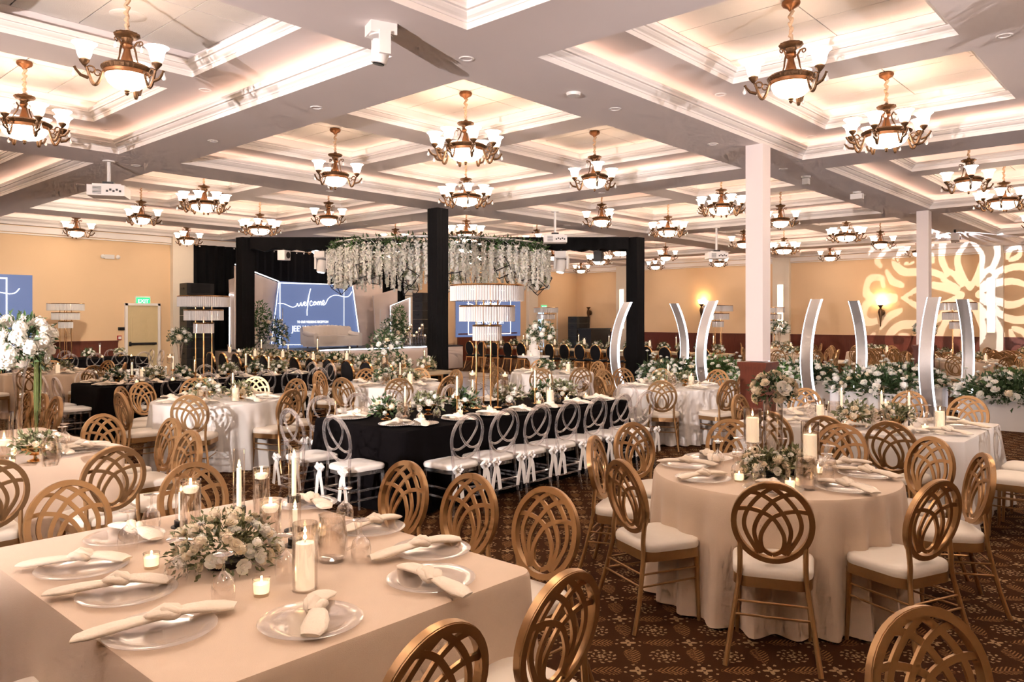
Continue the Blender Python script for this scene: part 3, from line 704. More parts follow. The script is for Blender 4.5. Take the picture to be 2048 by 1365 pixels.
# ------------------------------------------------------------------ tables
TH = .76
def round_cloth(r, m, folds=22, seed=0):
    rnd = random.Random(seed); n = folds*8; b = MB(); ph = [rnd.uniform(.6, 1.4) for _ in range(folds+1)]
    rows = [(0.0, TH)] + [(k, TH) for k in (.4, .8)] + [(.985, TH-.002), (1.0, TH-.02)]
    for k, z in rows[1:]: b.v += [(r*k*cos(2*pi*j/n), r*k*sin(2*pi*j/n), z) for j in range(n)]
    for i in range(1, 8):
        t = i/7; row = []
        for j in range(n):
            a = 2*pi*j/n; fo = ph[int(j/8) % folds]*(1-(j % 8)/8) + ph[(int(j/8)+1) % folds]*((j % 8)/8)
            rr = r*(1.0+.012*t) + (.052*fo*t**.8)*cos(folds*a + .9*sin(3*a)) + .03*t*fo
            row.append((rr*cos(a), rr*sin(a), TH-.02-(TH-.035)*t))
        b.v += row
    c = len(b.v); b.v.append((0, 0, TH)); R_ = 4+7
    b.f = [(c, j, (j+1) % n) for j in range(n)] + [(i*n+j, (i+1)*n+j, (i+1)*n+(j+1) % n, i*n+(j+1) % n) for i in range(R_-1) for j in range(n)]
    return b.mesh('tablecloth', m, True, 50)
def rect_cloth(w, d, m, seed=0):
    rnd = random.Random(seed); b = MB(); r = .07; per = []
    n1 = 5
    base = SQRND(w, d, r, n1)
    pts = []
    for i in range(len(base)):                                   # resample the long sides
        p, q = Vector(base[i]), Vector(base[(i+1) % len(base)]); k = max(1, int((q-p).length/.045))
        pts += [p+(q-p)*j/k for j in range(k)]
    n = len(pts); L_ = 0; acc = []
    for i in range(n): acc.append(L_); L_ += (pts[(i+1) % n]-pts[i]).length
    for k in (.5, .96): b.v += [(p.x*k, p.y*k, TH) for p in pts]
    b.v += [(p.x*.992, p.y*.992, TH-.003) for p in pts]; b.v += [(p.x, p.y, TH-.02) for p in pts]
    f1, f2, f3 = rnd.uniform(0, 6), rnd.uniform(0, 6), rnd.uniform(0, 6)
    for i in range(1, 8):
        t = i/7
        for j, p in enumerate(pts):
            nx = Vector((p.x/(w/2), p.y/(d/2))); corner = max(0, (abs(nx.x)*abs(nx.y)-.72)/.28); o = Vector((math.copysign(abs(nx.x)**6, nx.x), math.copysign(abs(nx.y)**6, nx.y))); o = o.normalized() if o.length > 0 else o
            s = acc[j]
            amp = .010 + .05*corner
            wv = (sin(s*9+f1)+.7*sin(s*17+f2)+.5*sin(s*31+f3))*amp*t + .10*corner*t**1.3*(1+.5*sin(s*40)) + .03*t
            b.v.append((p.x+o.x*wv, p.y+o.y*wv, TH-.02-(TH-.035)*t))
    c = len(b.v); b.v.append((0, 0, TH)); R_ = 4+7
    b.f = [(c, j, (j+1) % n) for j in range(n)] + [(i*n+j, (i+1)*n+j, (i+1)*n+(j+1) % n, i*n+(j+1) % n) for i in range(R_-1) for j in range(n)]
    return b.mesh('tablecloth', m, True, 50)
PLY = mat('plywood', (.45, .30, .17), .6)
legm = MB().tube([(0, 0, .70), (0, 0, 0)], .016, 6).mesh('leg', BLACKM)
def table(kind, pos, size, m, lab, tlab, seed, rz=0.0, under=True):
    t = thing('banquet_table', tlab, 'table', (pos[0], pos[1], 0), rz)
    if kind == 'round':
        link('tabletop', MB().lathe([(0, .72), (size-.03, .72), (size-.03, .745), (0, .745)], 40).mesh('tabletop', PLY), t)
        q = size*.5; me = round_cloth(size, m, 24 if size > .7 else 18, seed)
    else:
        link('tabletop', MB().box((0, 0, .7325), (size[0]-.06, size[1]-.06, .025)).mesh('tabletop', PLY, False), t); q = None; me = rect_cloth(size[0], size[1], m, seed)
    for sx in (-1, 1):
        for sy in (-1, 1): link('leg', legm, t, (sx*(q or size[0]*.4), sy*(q or size[1]*.4), .02))
    tag(link('tablecloth', me, None, (pos[0], pos[1], 0), rz), lab, 'tablecloth')
def rect_at(key, corner, lu, lv, m, lab, tlab, seed):
    """corner: the table's min-u/min-v corner in world"""
    c = (corner[0]+lu/2, corner[1]+lv/2); T[key] = (corner[0], corner[1], lu, lv); table('rect', c, (lu, lv), m, lab, tlab, seed); return c
def round_at(key, x, y, m, lab, tlab, seed, r=.755):
    c = TC(x, y); T[key] = (c[0], c[1], r); table('round', c, r, m, lab, tlab, seed); return c
# corners: N is the max-u/min-v corner seen nearest for T1,T9; the min corner for the others
N1 = C(.10, 3.04)
rect_at('T1', (N1.x-1.42, N1.y), 1.42, 1.93, CREAM, 'cream cloth draped over the square table filling the near left corner', 'table under the cream cloth in the near left corner', 1)
N9 = C(-2.87, 5.77)
rect_at('T9', (N9.x-1.42, N9.y), 1.42, 1.93, CREAM, 'cream cloth on the table at the left edge under the tall bouquet', 'table under the cream cloth at the left edge', 2)
N3 = C(3.59, 6.14)
rect_at('T3', (N3.x, N3.y), 1.50, 1.95, PALE, 'pale cloth on the square table behind the round one at right', 'table under the pale cloth behind the near round table', 3)
N4 = C(-.951, 6.74)
rect_at('T4', (N4.x, N4.y), 3.55, 1.39, BLACKC, 'black cloth on the long table in the middle with clear chairs', 'long table under the black cloth in the middle', 4)
N11 = C(-5.87, 11.0)
rect_at('T11', (N11.x, N11.y), 3.65, 1.20, BLACKC, 'black cloth on the long table behind the round white one at left', 'long table under the black cloth behind the left round table', 5)
N12 = C(-11.65, 17.2)
rect_at('T12', (N12.x, N12.y), 3.5, 1.2, BLACKC, 'black cloth on the far left table near the exit door', 'long table under the black cloth near the exit door', 6)
c2 = round_at('T2', 1.675, 4.95, CREAM, 'cream floor-length cloth on the near round table at right', 'round table under the cream cloth at near right', 7)
c5 = round_at('T5', -3.58, 9.40, PALE, 'white cloth on the round table left of the long black one', 'round table under the white cloth left of the black table', 8)
c6 = round_at('T6', -1.80, 11.7, PALE, 'white cloth on the round table behind the long black one', 'round table under the white cloth behind the black table', 9)
c7 = round_at('T7', 2.30, 11.3, PALE, 'white cloth on the round table left of the wooden column base', 'round table under the white cloth left of the column', 10)
c8 = round_at('T8', .74, 14.2, PALE, 'white cloth on the round table under the trumpet vase bouquet', 'round table under the white cloth below the trumpet vase', 11)
c10 = round_at('T10', -8.4, 14.0, CREAM, 'cream cloth on the round table behind the tall left bouquet', 'round table under the cream cloth behind the tall left bouquet', 12)
cr1 = round_at('R1', 7.6, 21.2, CREAM, 'cream cloth on the far round table right of the white column', 'far round table right of the white column', 13)
cr2 = round_at('R2', 10.6, 22.6, CREAM, 'cream cloth on the far round table between two light arches', 'far round table between two light arches', 14)
cr3 = round_at('R3', 11.0, 20.0, CREAM, 'cream cloth on the far round table left of the second column', 'far round table left of the second column', 15)
cr4 = round_at('R4', 10.4, 17.6, CREAM, 'cream cloth on the far round table right of the second column', 'far round table right of the second column', 16)
cr5 = round_at('R5', 13.8, 20.6, CREAM, 'cream cloth on the far round table at the right edge', 'far round table at the right edge', 17)
cr6 = round_at('R6', 8.9, 25.6, CREAM, 'cream cloth on the farthest round table before the sconce wall', 'farthest round table before the sconce wall', 18)
# chairs of the near tables, one by one
for px, ty in ((1545, 958), (1258, 918), (1185, 872), (1262, 845), (1460, 838), (1685, 848), (1850, 954), (1972, 907), (1868, 874)): chair_px('G', px, ty, c2, 'T2')
for px, ty in ((132, 961), (381, 925)): chair_px('G', px, ty, MV, 'T1')
for px, ty in ((817, 922), (948, 947), (1101, 974)): chair_px('G', px, ty, MU, 'T1')
for px, ty in ((886, 1247), (1138, 1143)): chair_px('G', px, ty, PV, 'T1')
chair('G', C(-1.72, 2.44), PU, 'T1', True, 'top')
fz = C(.25, -.97) - C(0, 0); chair_px('G', 1838, 1212, (fz.x, fz.y), 'edge')
for px, ty in ((232, 893), (-15, 919)): chair_px('G', px, ty, PV, 'T9')
for px, ty in ((346, 836), (374, 862)): chair_px('G', px, ty, MU, 'T9')
chair_px('G', 201, 828, (.25, -.97), 'T9')
for px, ty in ((116, 793), (91, 788), (61, 783)): chair_px('G', px, ty, MU, 'T9b')
for px, ty in ((239, 773), (281, 764), (268, 783), (391, 786), (389, 756), (513, 753), (542, 777), (595, 757), (628, 768)): chair_px('G', px, ty, c5, 'T5')
for px, ty in ((636, 742), (687, 755), (732, 737), (798, 756), (840, 736), (898, 752), (914, 739)): chair_px('G', px, ty, c6, 'T6')
for px, ty in ((1206, 739), (1232, 752), (1244, 736), (1327, 758), (1323, 737), (1437, 739), (1431, 757), (1471, 748)): chair_px('G', px, ty, c7, 'T7')
for px, ty in ((1163, 735), (1180, 723), (1012, 725), (994, 734), (1082, 737), (1092, 723)): chair_px('G', px, ty, c8, 'T8', False)
def around(kind, c, r, angs, key, full=False):
    for a in angs:
        a = R(a); chair(kind, (c[0]+r*cos(a), c[1]+r*sin(a)), (-cos(a), -sin(a)), key, full)
for ty, px in ((838, 1794), (827, 1668), (818, 1560)): chair_px('G', px, ty, PU, 'T3')
for px, ty in ((1479, 789),): chair_px('G', px, ty, MV, 'T3')
for px, ty in ((1612, 776), (1820, 782), (1937, 792)): chair_px('G', px, ty, MU, 'T3')
for du in (.42, .98): chair('G', (N3.x+du, N3.y-.30), PV, 'T3')
around('G', c10, 1.02, (200, 240, 285, 330, 20, 70, 120), 'T10')
def sides(kind, key, near, far, e0, e1, off=.20, full=True):
    x, y, lu, lv = T[key]
    for n_, yy, f in ((near, y-off, PV), (far, y+lv+off, MV)):
        for i in range(n_): chair(kind, (x+.39+i*(lu-.70)/(max(1, n_-1)), yy), f, key, full)
    for n_, xx, f in ((e0, x-off-.04, PU), (e1, x+lu+off+.02, MU)):
        for i in range(n_): chair(kind, (xx, y+lv*(i+.5)/n_), f, key, full)
sides('A', 'T4', 7, 7, 2, 2); sides('A', 'T11', 7, 7, 2, 2); sides('A', 'T12', 6, 6, 1, 2, full=False)
for c, key, s in ((cr1, 'R1', 10), (cr2, 'R2', 40), (cr3, 'R3', 25), (cr4, 'R4', 0), (cr5, 'R5', 15), (cr6, 'R6', 30)): around('G', c, 1.03, [s+i*45 for i in range(8)], key)
# two tight rows of spare chairs by the second column
p0 = C(11.7, 18.7)
for i in range(6): chair('G', (p0.x+i*.40, p0.y-i*.02), PU, 'row1', False)
p0 = C(9.3, 20.4)
for i in range(5): chair('G', (p0.x+i*.40, p0.y), PU, 'row2', False)
# ------------------------------------------------------------------ flowers
def leaf(b, p, d, up, L_, w):
    d = d.normalized(); s = d.cross(up); s = s.normalized() if s.length > 1e-4 else Vector((1, 0, 0)); n = s.cross(d)
    m = p+d*L_*.45+n*L_*.10
    b.add([p, m+s*w/2, p+d*L_, m-s*w/2, ], [(0, 1, 2, 3)])
def foliage(n, rx, ry, rz_, L_, m, seed, zmin=-.35, w=.42, inner=.35):
    rnd = random.Random(seed); b = MB()
    for _ in range(n):
        while True:
            q = Vector((rnd.gauss(0, 1), rnd.gauss(0, 1), rnd.gauss(0, 1))).normalized()
            if q.z > zmin: break
        k = rnd.uniform(inner, 1.0); p = Vector((q.x*rx*k, q.y*ry*k, q.z*rz_*k))
        d = q + Vector((rnd.uniform(-.8, .8), rnd.uniform(-.8, .8), rnd.uniform(-.6, .7)))
        leaf(b, p, d, Vector((rnd.uniform(-1, 1), rnd.uniform(-1, 1), .6)), L_*rnd.uniform(.6, 1.3), L_*w*rnd.uniform(.7, 1.3))
    return b.mesh('foliage', m, False)
def rose_mesh(m, seed=0):
    rnd = random.Random(seed); b = MB()
    for (n, r, h, tilt, z) in ((5, .98, .62, .75, -.25), (5, .78, .66, .45, -.15), (4, .55, .66, .2, -.05), (3, .30, .62, .0, .05)):
        for i in range(n):
            a = 2*pi*i/n + rnd.uniform(-.2, .2) + n; vs_ = []
            for iz in range(3):
                t = iz/2
                for ia in (-1, 0, 1):
                    aa = a + ia*(pi/n)*(1.15-.35*t*(iz == 2)); rr = r*(.35+.65*t**.7) + (.10*tilt if iz == 2 else 0)
                    vs_.append((rr*cos(aa), rr*sin(aa), z+h*t*(1-.25*tilt) - (.10 if (ia and iz == 2) else 0)))
            b.add(vs_, [(0, 1, 4, 3), (1, 2, 5, 4), (3, 4, 7, 6), (4, 5, 8, 7)])
    b.lathe([(0, -.3), (.35, -.22), (.5, 0), (.3, .3), (0, .42)], 8)
    return b.mesh('rose', m, True, 80)
def puff_mesh(m, seed=0, n=70):
    rnd = random.Random(seed); b = MB(); b.lathe([(0, -.8), (.5, -.62), (.8, 0), (.5, .62), (0, .8)], 8)
    for _ in range(n):
        q = Vector((rnd.gauss(0, 1), rnd.gauss(0, 1), rnd.gauss(0, 1)+.3)).normalized(); p = q*rnd.uniform(.8, 1.02); s = q.cross(Vector((.3, .5, .8))).normalized(); t = q.cross(s); w = rnd.uniform(.13, .24)
        b.add([p+s*w, p+t*w+q*.04, p-s*w, p-t*w+q*.04], [(0, 1, 2, 3)])
    return b.mesh('hydrangea', m, False)
ROSES = [rose_mesh(PETAL, 1), rose_mesh(IVORY, 2)]; PUFFS = [puff_mesh(PETAL, 3), puff_mesh(IVORY, 4)]
FOL = {}
def fol(*a):
    if a not in FOL: FOL[a] = foliage(*a)
    return FOL[a]
def bouquet(root, z, rx, ry, rz_, nb, leafargs, seed, size=(.03, .05), ivory=.3, puffs=.3, zmin=-.2):
    rnd = random.Random(seed); f = link('foliage', fol(*leafargs), root, (0, 0, z), rnd.uniform(0, 6)); f['kind'] = 'stuff'
    if abs(rx-ry) > .05: f.rotation_euler = (0, 0, 0)
    for i in range(nb):
        a = i*2.39996+rnd.uniform(-.3, .3); t = (i+.5)/nb; zz = 1-(1-zmin)*t; rr = math.sqrt(max(0, 1-zz*zz)); k = rnd.uniform(.92, 1.08)
        me = (PUFFS if rnd.random() < puffs else ROSES)[1 if rnd.random() < ivory else 0]
        o = link('hydrangea' if me in PUFFS else 'rose', me, root, (rx*rr*cos(a)*k, ry*rr*sin(a)*k, z+rz_*zz*k), scale=rnd.uniform(*size))
        q = Vector((rr*cos(a)/max(rx, .01), rr*sin(a)/max(ry, .01), zz/max(rz_, .01)+1.5)).to_track_quat('Z', 'Y'); o.rotation_euler = q.to_euler()
# ------------------------------------------------------------------ tableware
plate_m = MB().lathe([(0, .004), (.10, .004), (.115, .008), (.165, .016), (.168, .019), (.164, .021), (.114, .013), (.10, .009), (0, .009)], 36).mesh('charger', PLATE)
plate_s = MB().lathe([(0, .004), (.10, .004), (.115, .008), (.16, .016), (.162, .02), (.114, .013), (.10, .009), (0, .009)], 32).mesh('charger', mat('pearl_charger', (.72, .64, .56), .25, .35))
bd = MB()
for i in range(48): bd.lathe([(0, -.005), (.005, 0), (0, .005)], 5, (.163*cos(2*pi*i/48), .163*sin(2*pi*i/48), .02))
bead_m = bd.mesh('beaded_rim', SILVER)
def napkin_mesh(seed):
    rnd = random.Random(seed); b = MB(); out = []
    for s in (-1, 1):
        Ln = rnd.uniform(.13, .17); bend = rnd.uniform(-.05, .05)
        pts = [(s*Ln*t, bend*t*t*2, .036+.008*sin(4*t)-.010*t) for t in (0, .15, .35, .6, .82, 1.0)]
        b.tube(pts, [.018, .022, .030, .038, .040, .028], 10, sq=[.75, .65, .5, .42, .38, .30])
    tails = b.mesh('napkin_tails', NAPK, True, 70)
    k = MB().tube([(.028*cos(a), .026*sin(a)*.8, .045+.012*sin(2*a)) for a in [2*pi*i/14 for i in range(14)]], .017, 8, True); k.tube([(-.03, .02, .04), (0, -.005, .066), (.03, -.02, .042)], [.012, .022, .012], 8)
    return tails, k.mesh('napkin_knot', NAPK, True, 70)
NAPS = [napkin_mesh(i) for i in range(4)]
wine_m = MB().lathe_open([(.036, 0), (.041, .03), (.042, .055), (.034, .085), (.012, .105), (.005, .115), (.004, .155), (.008, .163), (.034, .168), (.035, .172)], 20).mesh('bowl', GLASS)
wbase_m = MB().lathe([(.0, .166), (.034, .168), (.035, .171), (0, .174)], 20).mesh('foot', GLASS)
tum_m = MB().lathe([(0, .004), (.032, .004), (.036, .05), (.038, .10)], 18).mesh('glass_wall', GLASS)
vot_g = MB().lathe([(0, .0), (.027, 0), (.030, .01), (.033, .062), (.031, .062), (.027, .012), (0, .010)], 16).mesh('glass_cup', GLASS)
vot_w = MB().lathe([(0, .012), (.0265, .012), (.029, .044), (0, .042)], 14).mesh('wax', emit('wax_with_flame_glow', (1, .70, .40), .5, False))  # votive wax glows by itself, standing in for light from its flame
def flame_mesh(h): return MB().lathe([(0, 0), (h*.20, h*.22), (h*.22, h*.40), (h*.12, h*.72), (0, h)], 8).mesh('flame', FLAME)
fl_s, fl_m = flame_mesh(.020), flame_mesh(.030)
wick_m = MB().tube([(0, 0, 0), (.001, 0, .012)], .0012, 5).mesh('wick', BLACKM)
TW = {}
def tw(kind, o, key): TW.setdefault((kind, key), []).append(o); return o
def votive(p, key):
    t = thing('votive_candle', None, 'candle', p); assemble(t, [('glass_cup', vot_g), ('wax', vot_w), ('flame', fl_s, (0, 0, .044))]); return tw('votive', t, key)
def cylm(r, h, m, name, base=.006): return MB().lathe([(0, 0), (r, 0), (r, h), (r-.003, h), (r-.003, base), (0, base)], 22).mesh(name, m)
def pillar_candle(p, key, r=.046, h=.25, cr=.034, ch=.165, riser=0.0):
    t = thing('hurricane_candle', None, 'candle', p)
    if riser:
        link('glass_stand', cached(standm, riser), t)
    z = riser
    link('glass_cylinder', cached(cylm, r, h, GLASS, 'glass_cylinder'), t, (0, 0, z))
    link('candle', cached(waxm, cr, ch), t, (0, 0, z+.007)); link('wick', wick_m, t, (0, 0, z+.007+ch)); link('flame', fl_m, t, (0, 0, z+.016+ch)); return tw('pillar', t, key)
def standm(h): return MB().lathe([(0, 0), (.045, 0), (.04, .012), (.008, .03), (.007, h-.03), (.045, h-.008), (.05, h), (0, h)], 16).mesh('glass_stand', GLASS)
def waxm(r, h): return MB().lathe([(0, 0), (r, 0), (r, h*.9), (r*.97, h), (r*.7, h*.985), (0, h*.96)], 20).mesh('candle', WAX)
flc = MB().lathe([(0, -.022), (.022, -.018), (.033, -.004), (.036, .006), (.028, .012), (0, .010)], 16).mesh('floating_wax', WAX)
def floating(p, key, r=.044, h=.26, lev=.80, riser=0.0):
    t = thing('floating_candle_vase', None, 'candle', p)
    if riser: link('glass_stand', cached(standm, riser), t)
    link('glass_cylinder', cached(cylm, r, h, GLASS, 'glass_cylinder'), t, (0, 0, riser)); link('water', cached(watm, r-.004, h*lev), t, (0, 0, riser))
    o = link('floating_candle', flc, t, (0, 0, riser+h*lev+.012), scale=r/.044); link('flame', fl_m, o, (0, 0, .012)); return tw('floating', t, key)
def watm(r, h): return MB().lathe([(0, .008), (r, .008), (r, h), (0, h)], 18).mesh('water', WATER)
def taper(p, key, hold=.14, gh=.26, m=None, r=.026):
    t = thing('taper_candle', None, 'candle', p); m = m or BLACKM
    link('holder', cached(holdm, hold, m, r), t); link('glass_chimney', cached(chim, r, gh), t, (0, 0, hold)); link('taper', cached(waxm, .0105, gh*.66), t, (0, 0, hold+.004)); link('flame', fl_m, t, (0, 0, hold+gh*.66+.006)); return tw('taper', t, key)
def holdm(h, m, r): return MB().lathe([(0, 0), (.045, 0), (.045, .006), (.008, .012), (.006, h-.03), (r+.004, h-.026), (r+.004, h+.004), (0, h+.004)], 16).mesh('holder', m)
def chim(r, h): return MB().lathe_open([(r, .004), (r, h)], 18).mesh('glass_chimney', GLASS)
pit_b = MB().lathe([(0, 0), (.05, 0), (.062, .03), (.066, .09), (.058, .14), (.052, .175), (.056, .19), (.053, .19), (.049, .175), (.06, .09), (.05, .012), (0, .01)], 24, flute=-.03).mesh('jug_body', GLASS)
pit_h = MB().tube([(.053, 0, .165), (.095, 0, .16), (.105, 0, .11), (.09, 0, .06), (.062, 0, .045)], .006, 7).mesh('handle', GLASS)
pit_w = MB().lathe([(0, .014), (.046, .014), (.058, .09), (.052, .135), (0, .135)], 18).mesh('water', WATER)
def pitcher(p, key, rz=0.0):
    t = thing('water_pitcher', None, 'pitcher', p, rz); assemble(t, [('jug_body', pit_b), ('handle', pit_h), ('water', pit_w)]); return tw('pitcher', t, key)
fbowl = MB().lathe([(0, 0), (.05, 0), (.045, .008), (.01, .02), (.01, .04), (.05, .05), (.085, .085), (.09, .10), (.085, .10), (.05, .06), (0, .055)], 20).mesh('footed_bowl', GOLD2)
ldish = MB().lathe([(0, 0), (.07, 0), (.085, .03), (.08, .032), (.065, .008), (0, .006)], 18).mesh('low_dish', BLACKP)
def centerpiece(p, key, r=.14, nb=12, seed=0, m=None, ivory=.3, size=(.022, .038), lm=LEAF2, h=.10, L_=.055, bowl=True, nl=170):
    t = thing('flower_centerpiece', None, 'flowers', p)
    if bowl: link('footed_bowl', fbowl, t)
    else: link('low_dish', ldish, t)
    bouquet(t, .10 if bowl else .065, r, r, h, nb, (nl, r*1.08, r*1.08, h*1.15, L_, lm, seed % 4, -.45), seed, size, ivory); return tw('flowers', t, key)
trum = MB().lathe([(0, 0), (.06, 0), (.06, .008), (.022, .03), (.020, .12), (.026, .34), (.045, .52), (.075, .60), (.072, .60), (.040, .52), (.02, .34), (.012, .12), (0, .10)], 22)
trum_m = trum.mesh('trumpet_vase', GLASS)
cylv = cylm(.062, .46, GLASS, 'glass_vase')
def tall_bouquet(p, key, vase, vh, r, nb, seed, size=(.04, .075), ivory=.1, lm=LEAF, puffs=.45):
    t = thing('tall_bouquet', None, 'flowers', p); link('trumpet_vase' if vase is trum_m else 'glass_vase', vase, t)
    bouquet(t, vh+r*.45, r, r, r*.82, nb, (420, r*1.18, r*1.18, r*1.0, r*.27, lm, seed % 4, -.75), seed, size, ivory, puffs, -.55); return tw('tall', t, key)
rnd = random.Random(11)
def setting(chair_o, key, dark=False, glass=True):
    f = Vector((-sin(chair_o.rotation_euler.z), cos(chair_o.rotation_euler.z), 0)); q = chair_o.location; tb = T[key]
    if len(tb) == 3:
        c = Vector((tb[0], tb[1], 0)); d = (Vector(q)-c).normalized(); p = c + d*(tb[2]-.20); g = c + d*(tb[2]-.40); inw = -d
    else:
        x0, y0, lu, lv = tb; p = Vector((min(max(q.x, x0+.21), x0+lu-.21), min(max(q.y, y0+.21), y0+lv-.21), 0)); inw = f; g = p + f*.22
    side = Vector((-inw.y, inw.x, 0)); p.z = TH
    t = thing('charger_plate', None, 'plate', p)
    if dark: assemble(t, [('charger', plate_s), ('beaded_rim', bead_m)])
    else: link('charger', plate_m, t)
    tw('plate', t, key)
    tl, kn = NAPS[rnd.randrange(4)]; a = math.atan2(inw.y, inw.x) + rnd.uniform(-.45, .45)
    t = thing('knotted_napkin', None, 'napkin', (p.x, p.y, TH+.008), a); assemble(t, [('napkin_tails', tl), ('napkin_knot', kn)]); t.scale = (1.22, 1.05, .82); tw('napkin', t, key)
    if glass:
        gp = g + side*rnd.choice((-1, 1))*.08; t = thing('upturned_wine_glass', None, 'glass', (gp.x, gp.y, TH+.0005)); assemble(t, [('bowl', wine_m), ('foot', wbase_m)]); tw('glass', t, key)
for (kind, key), L_ in list(GROUPS.items()):
    if key in T and key not in ('T1', 'R2', 'R3', 'R5', 'R6', 'T12'):
        for c_ in L_: setting(c_, key, kind == 'A', key[0] == 'T')
def tp(px, py): return P(px, py, TH)
for i, (px, py, a0, a1) in enumerate(((322, 1268, (170, 1302), (462, 1216)), (622, 1250, (612, 1200), (655, 1280)), (255, 1192, (120, 1212), (335, 1160)), (862, 1165, (795, 1140), (932, 1212)), (862, 1106, (765, 1132), (905, 1084)),
                                  (250, 1080, (200, 1066), (330, 1082)), (165, 1142, (60, 1152), (255, 1118)), (738, 1062, (688, 1074), (802, 1044)), (610, 1012, (585, 1006), (660, 1020)))):
    p = tp(px, py); t = thing('charger_plate', None, 'plate', p); link('charger', plate_m, t); tw('plate', t, 'T1')
    v = tp(*a1)-tp(*a0); m = (tp(*a1)+tp(*a0))/2; tl, kn = NAPS[i % 4]
    t = thing('knotted_napkin', None, 'napkin', (m.x, m.y, TH+.008), math.atan2(v.y, v.x)); assemble(t, [('napkin_tails', tl), ('napkin_knot', kn)]); t.scale = (max(1.15, min(1.5, v.length/.31)), 1.1, .82); tw('napkin', t, 'T1')
for px, py in ((447, 1207), (352, 1172), (303, 1062), (256, 1102), (722, 1124), (572, 1160), (690, 1048)):
    p = tp(px, py); t = thing('upturned_wine_glass', None, 'glass', (p.x, p.y, TH+.0005)); assemble(t, [('bowl', wine_m), ('foot', wbase_m)]); tw('glass', t, 'T1')
# --- near left table
centerpiece(tp(450, 1132), 'T1', .20, 88, 1, ivory=.6, size=(.014, .030), h=.135, L_=.034, bowl=False, nl=750)
pillar_candle(tp(610, 1180), 'T1', .046, .245, .034, .165)
floating(tp(381, 1078), 'T1', .045, .265); floating(Pd(523, 3.72, TH), 'T1', .040, .27, .82); floating(Pd(541, 3.22, TH), 'T1', .044, .235, .80)
taper(Pd(478, 3.45, TH), 'T1', .145, .26); taper(Pd(588, 3.60, TH), 'T1', .16, .27); taper(Pd(590, 3.36, TH), 'T1', .03, .19); taper(Pd(362, 3.66, TH), 'T1', .03, .2)
for px, py in ((523, 1192), (303, 1137), (640, 1075)): votive(tp(px, py), 'T1')
pitcher(tp(664, 1122), 'T1', -ANG)
# --- near round table
t = tall_bouquet(Pd(1546, 5.05, TH), 'T2', cylv, .46, .125, 15, 5, (.030, .052), .9, LEAF, .12)
pillar_candle(Pd(1505, 5.0, TH), 'T2', .056, .22, .040, .155, .185); pillar_candle(Pd(1620, 4.80, TH), 'T2', .055, .24, .040, .150, .11)
centerpiece(Pd(1530, 4.78, TH), 'T2', .14, 26, 3, ivory=.6, h=.10, L_=.045, bowl=False, nl=360, size=(.018, .036)); centerpiece(Pd(1585, 4.92, TH), 'T2', .11, 18, 4, ivory=.6, h=.09, L_=.045, bowl=False, nl=300, size=(.018, .034))
for px, d in ((1478, 4.68), (1580, 4.48), (1636, 4.9)): votive(Pd(px, d, TH), 'T2')
pitcher(Pd(1612, 4.47, TH), 'T2', 0)
# --- square table behind it
for px, d in ((1683, 7.35), (1763, 7.05), (1818, 6.9)): taper(Pd(px, d, TH), 'T3', .13, .25)
pillar_candle(Pd(1640, 7.6, TH), 'T3', .05, .2, .036, .13); pillar_candle(Pd(1880, 6.9, TH), 'T3', .05, .2, .038, .15); floating(Pd(1771, 7.25, TH), 'T3', .045, .22)
centerpiece(Pd(1710, 7.1, TH), 'T3', .15, 16, 6, ivory=.6, L_=.06); centerpiece(Pd(1795, 6.95, TH), 'T3', .13, 12, 7, ivory=.6, L_=.06)
pitcher(Pd(1668, 7.45, TH), 'T3'); pitcher(Pd(1758, 6.85, TH), 'T3', 1)
for px, d in ((1690, 6.95), (1850, 6.8)): votive(Pd(px, d, TH), 'T3')
# --- the table at the left edge
tall_bouquet(Pd(38, 5.75, TH), 'T9', trum_m, .60, .21, 34, 8, (.035, .075), .0, LEAF, .75)
TW[('tall', 'T9')][0].scale = (1, 1, 1.14)
amar = MB()
for i in range(12):
    a, rr = random.uniform(0, 6.28), random.uniform(0, .026); L2 = random.uniform(.22, .56)
    amar.tube([(rr*cos(a), rr*sin(a), 0), (rr*cos(a)*1.1, rr*sin(a)*1.1, -L2*.5), (rr*cos(a)*.7, rr*sin(a)*.7, -L2)], [.004, .006, .002], 5)
o = link('trailing_amaranth', amar.mesh('trailing_amaranth', STEM), TW[('tall', 'T9')][0], (.14*CA, -.14*SA, .62)); o['kind'] = 'stuff'
centerpiece(Pd(70, 5.35, TH), 'T9', .14, 14, 9, ivory=.7, lm=LEAF2)
votive(Pd(20, 5.15, TH), 'T9'); floating(Pd(8, 5.5, TH), 'T9', .06, .32, .3); pitcher(Pd(100, 5.2, TH), 'T9')
# --- crystal stands
def crys_mesh(r, h, n):
    b = MB()
    for i in range(n):
        a = 2*pi*i/n; c, s = cos(a), sin(a); w = pi*r/n*.86
        p = [Vector((r*c - s*x*w + c*y, r*s + c*x*w + s*y, z)) for z in (0, -h) for x, y in ((-1, 0), (0, .009), (1, 0), (0, -.004))]
        b.add(p, [(0, 1, 5, 4), (1, 2, 6, 5), (2, 3, 7, 6), (3, 0, 4, 7), (7, 6, 5, 4)])
    return b.mesh('crystal_fringe', CRYS, False)
ringm = lambda r: MB().lathe([(r-.02, -.006), (r+.008, -.006), (r+.012, .004), (r+.006, .014), (r-.02, .014), (r-.02, -.006)], 40).mesh('tier_ring', GOLD2)
TIERS = [(.40, 1.345, .165, 84), (.30, 1.12, .165, 64), (.152, .905, .16, 34)]
TM = [(ringm(r), crys_mesh(r, h, n), z) for r, z, h, n in TIERS]
spoke = [MB().box((0, 0, 0), (2*r, .012, .008)).mesh('spoke', GOLD2, False) for r, z, h, n in TIERS]
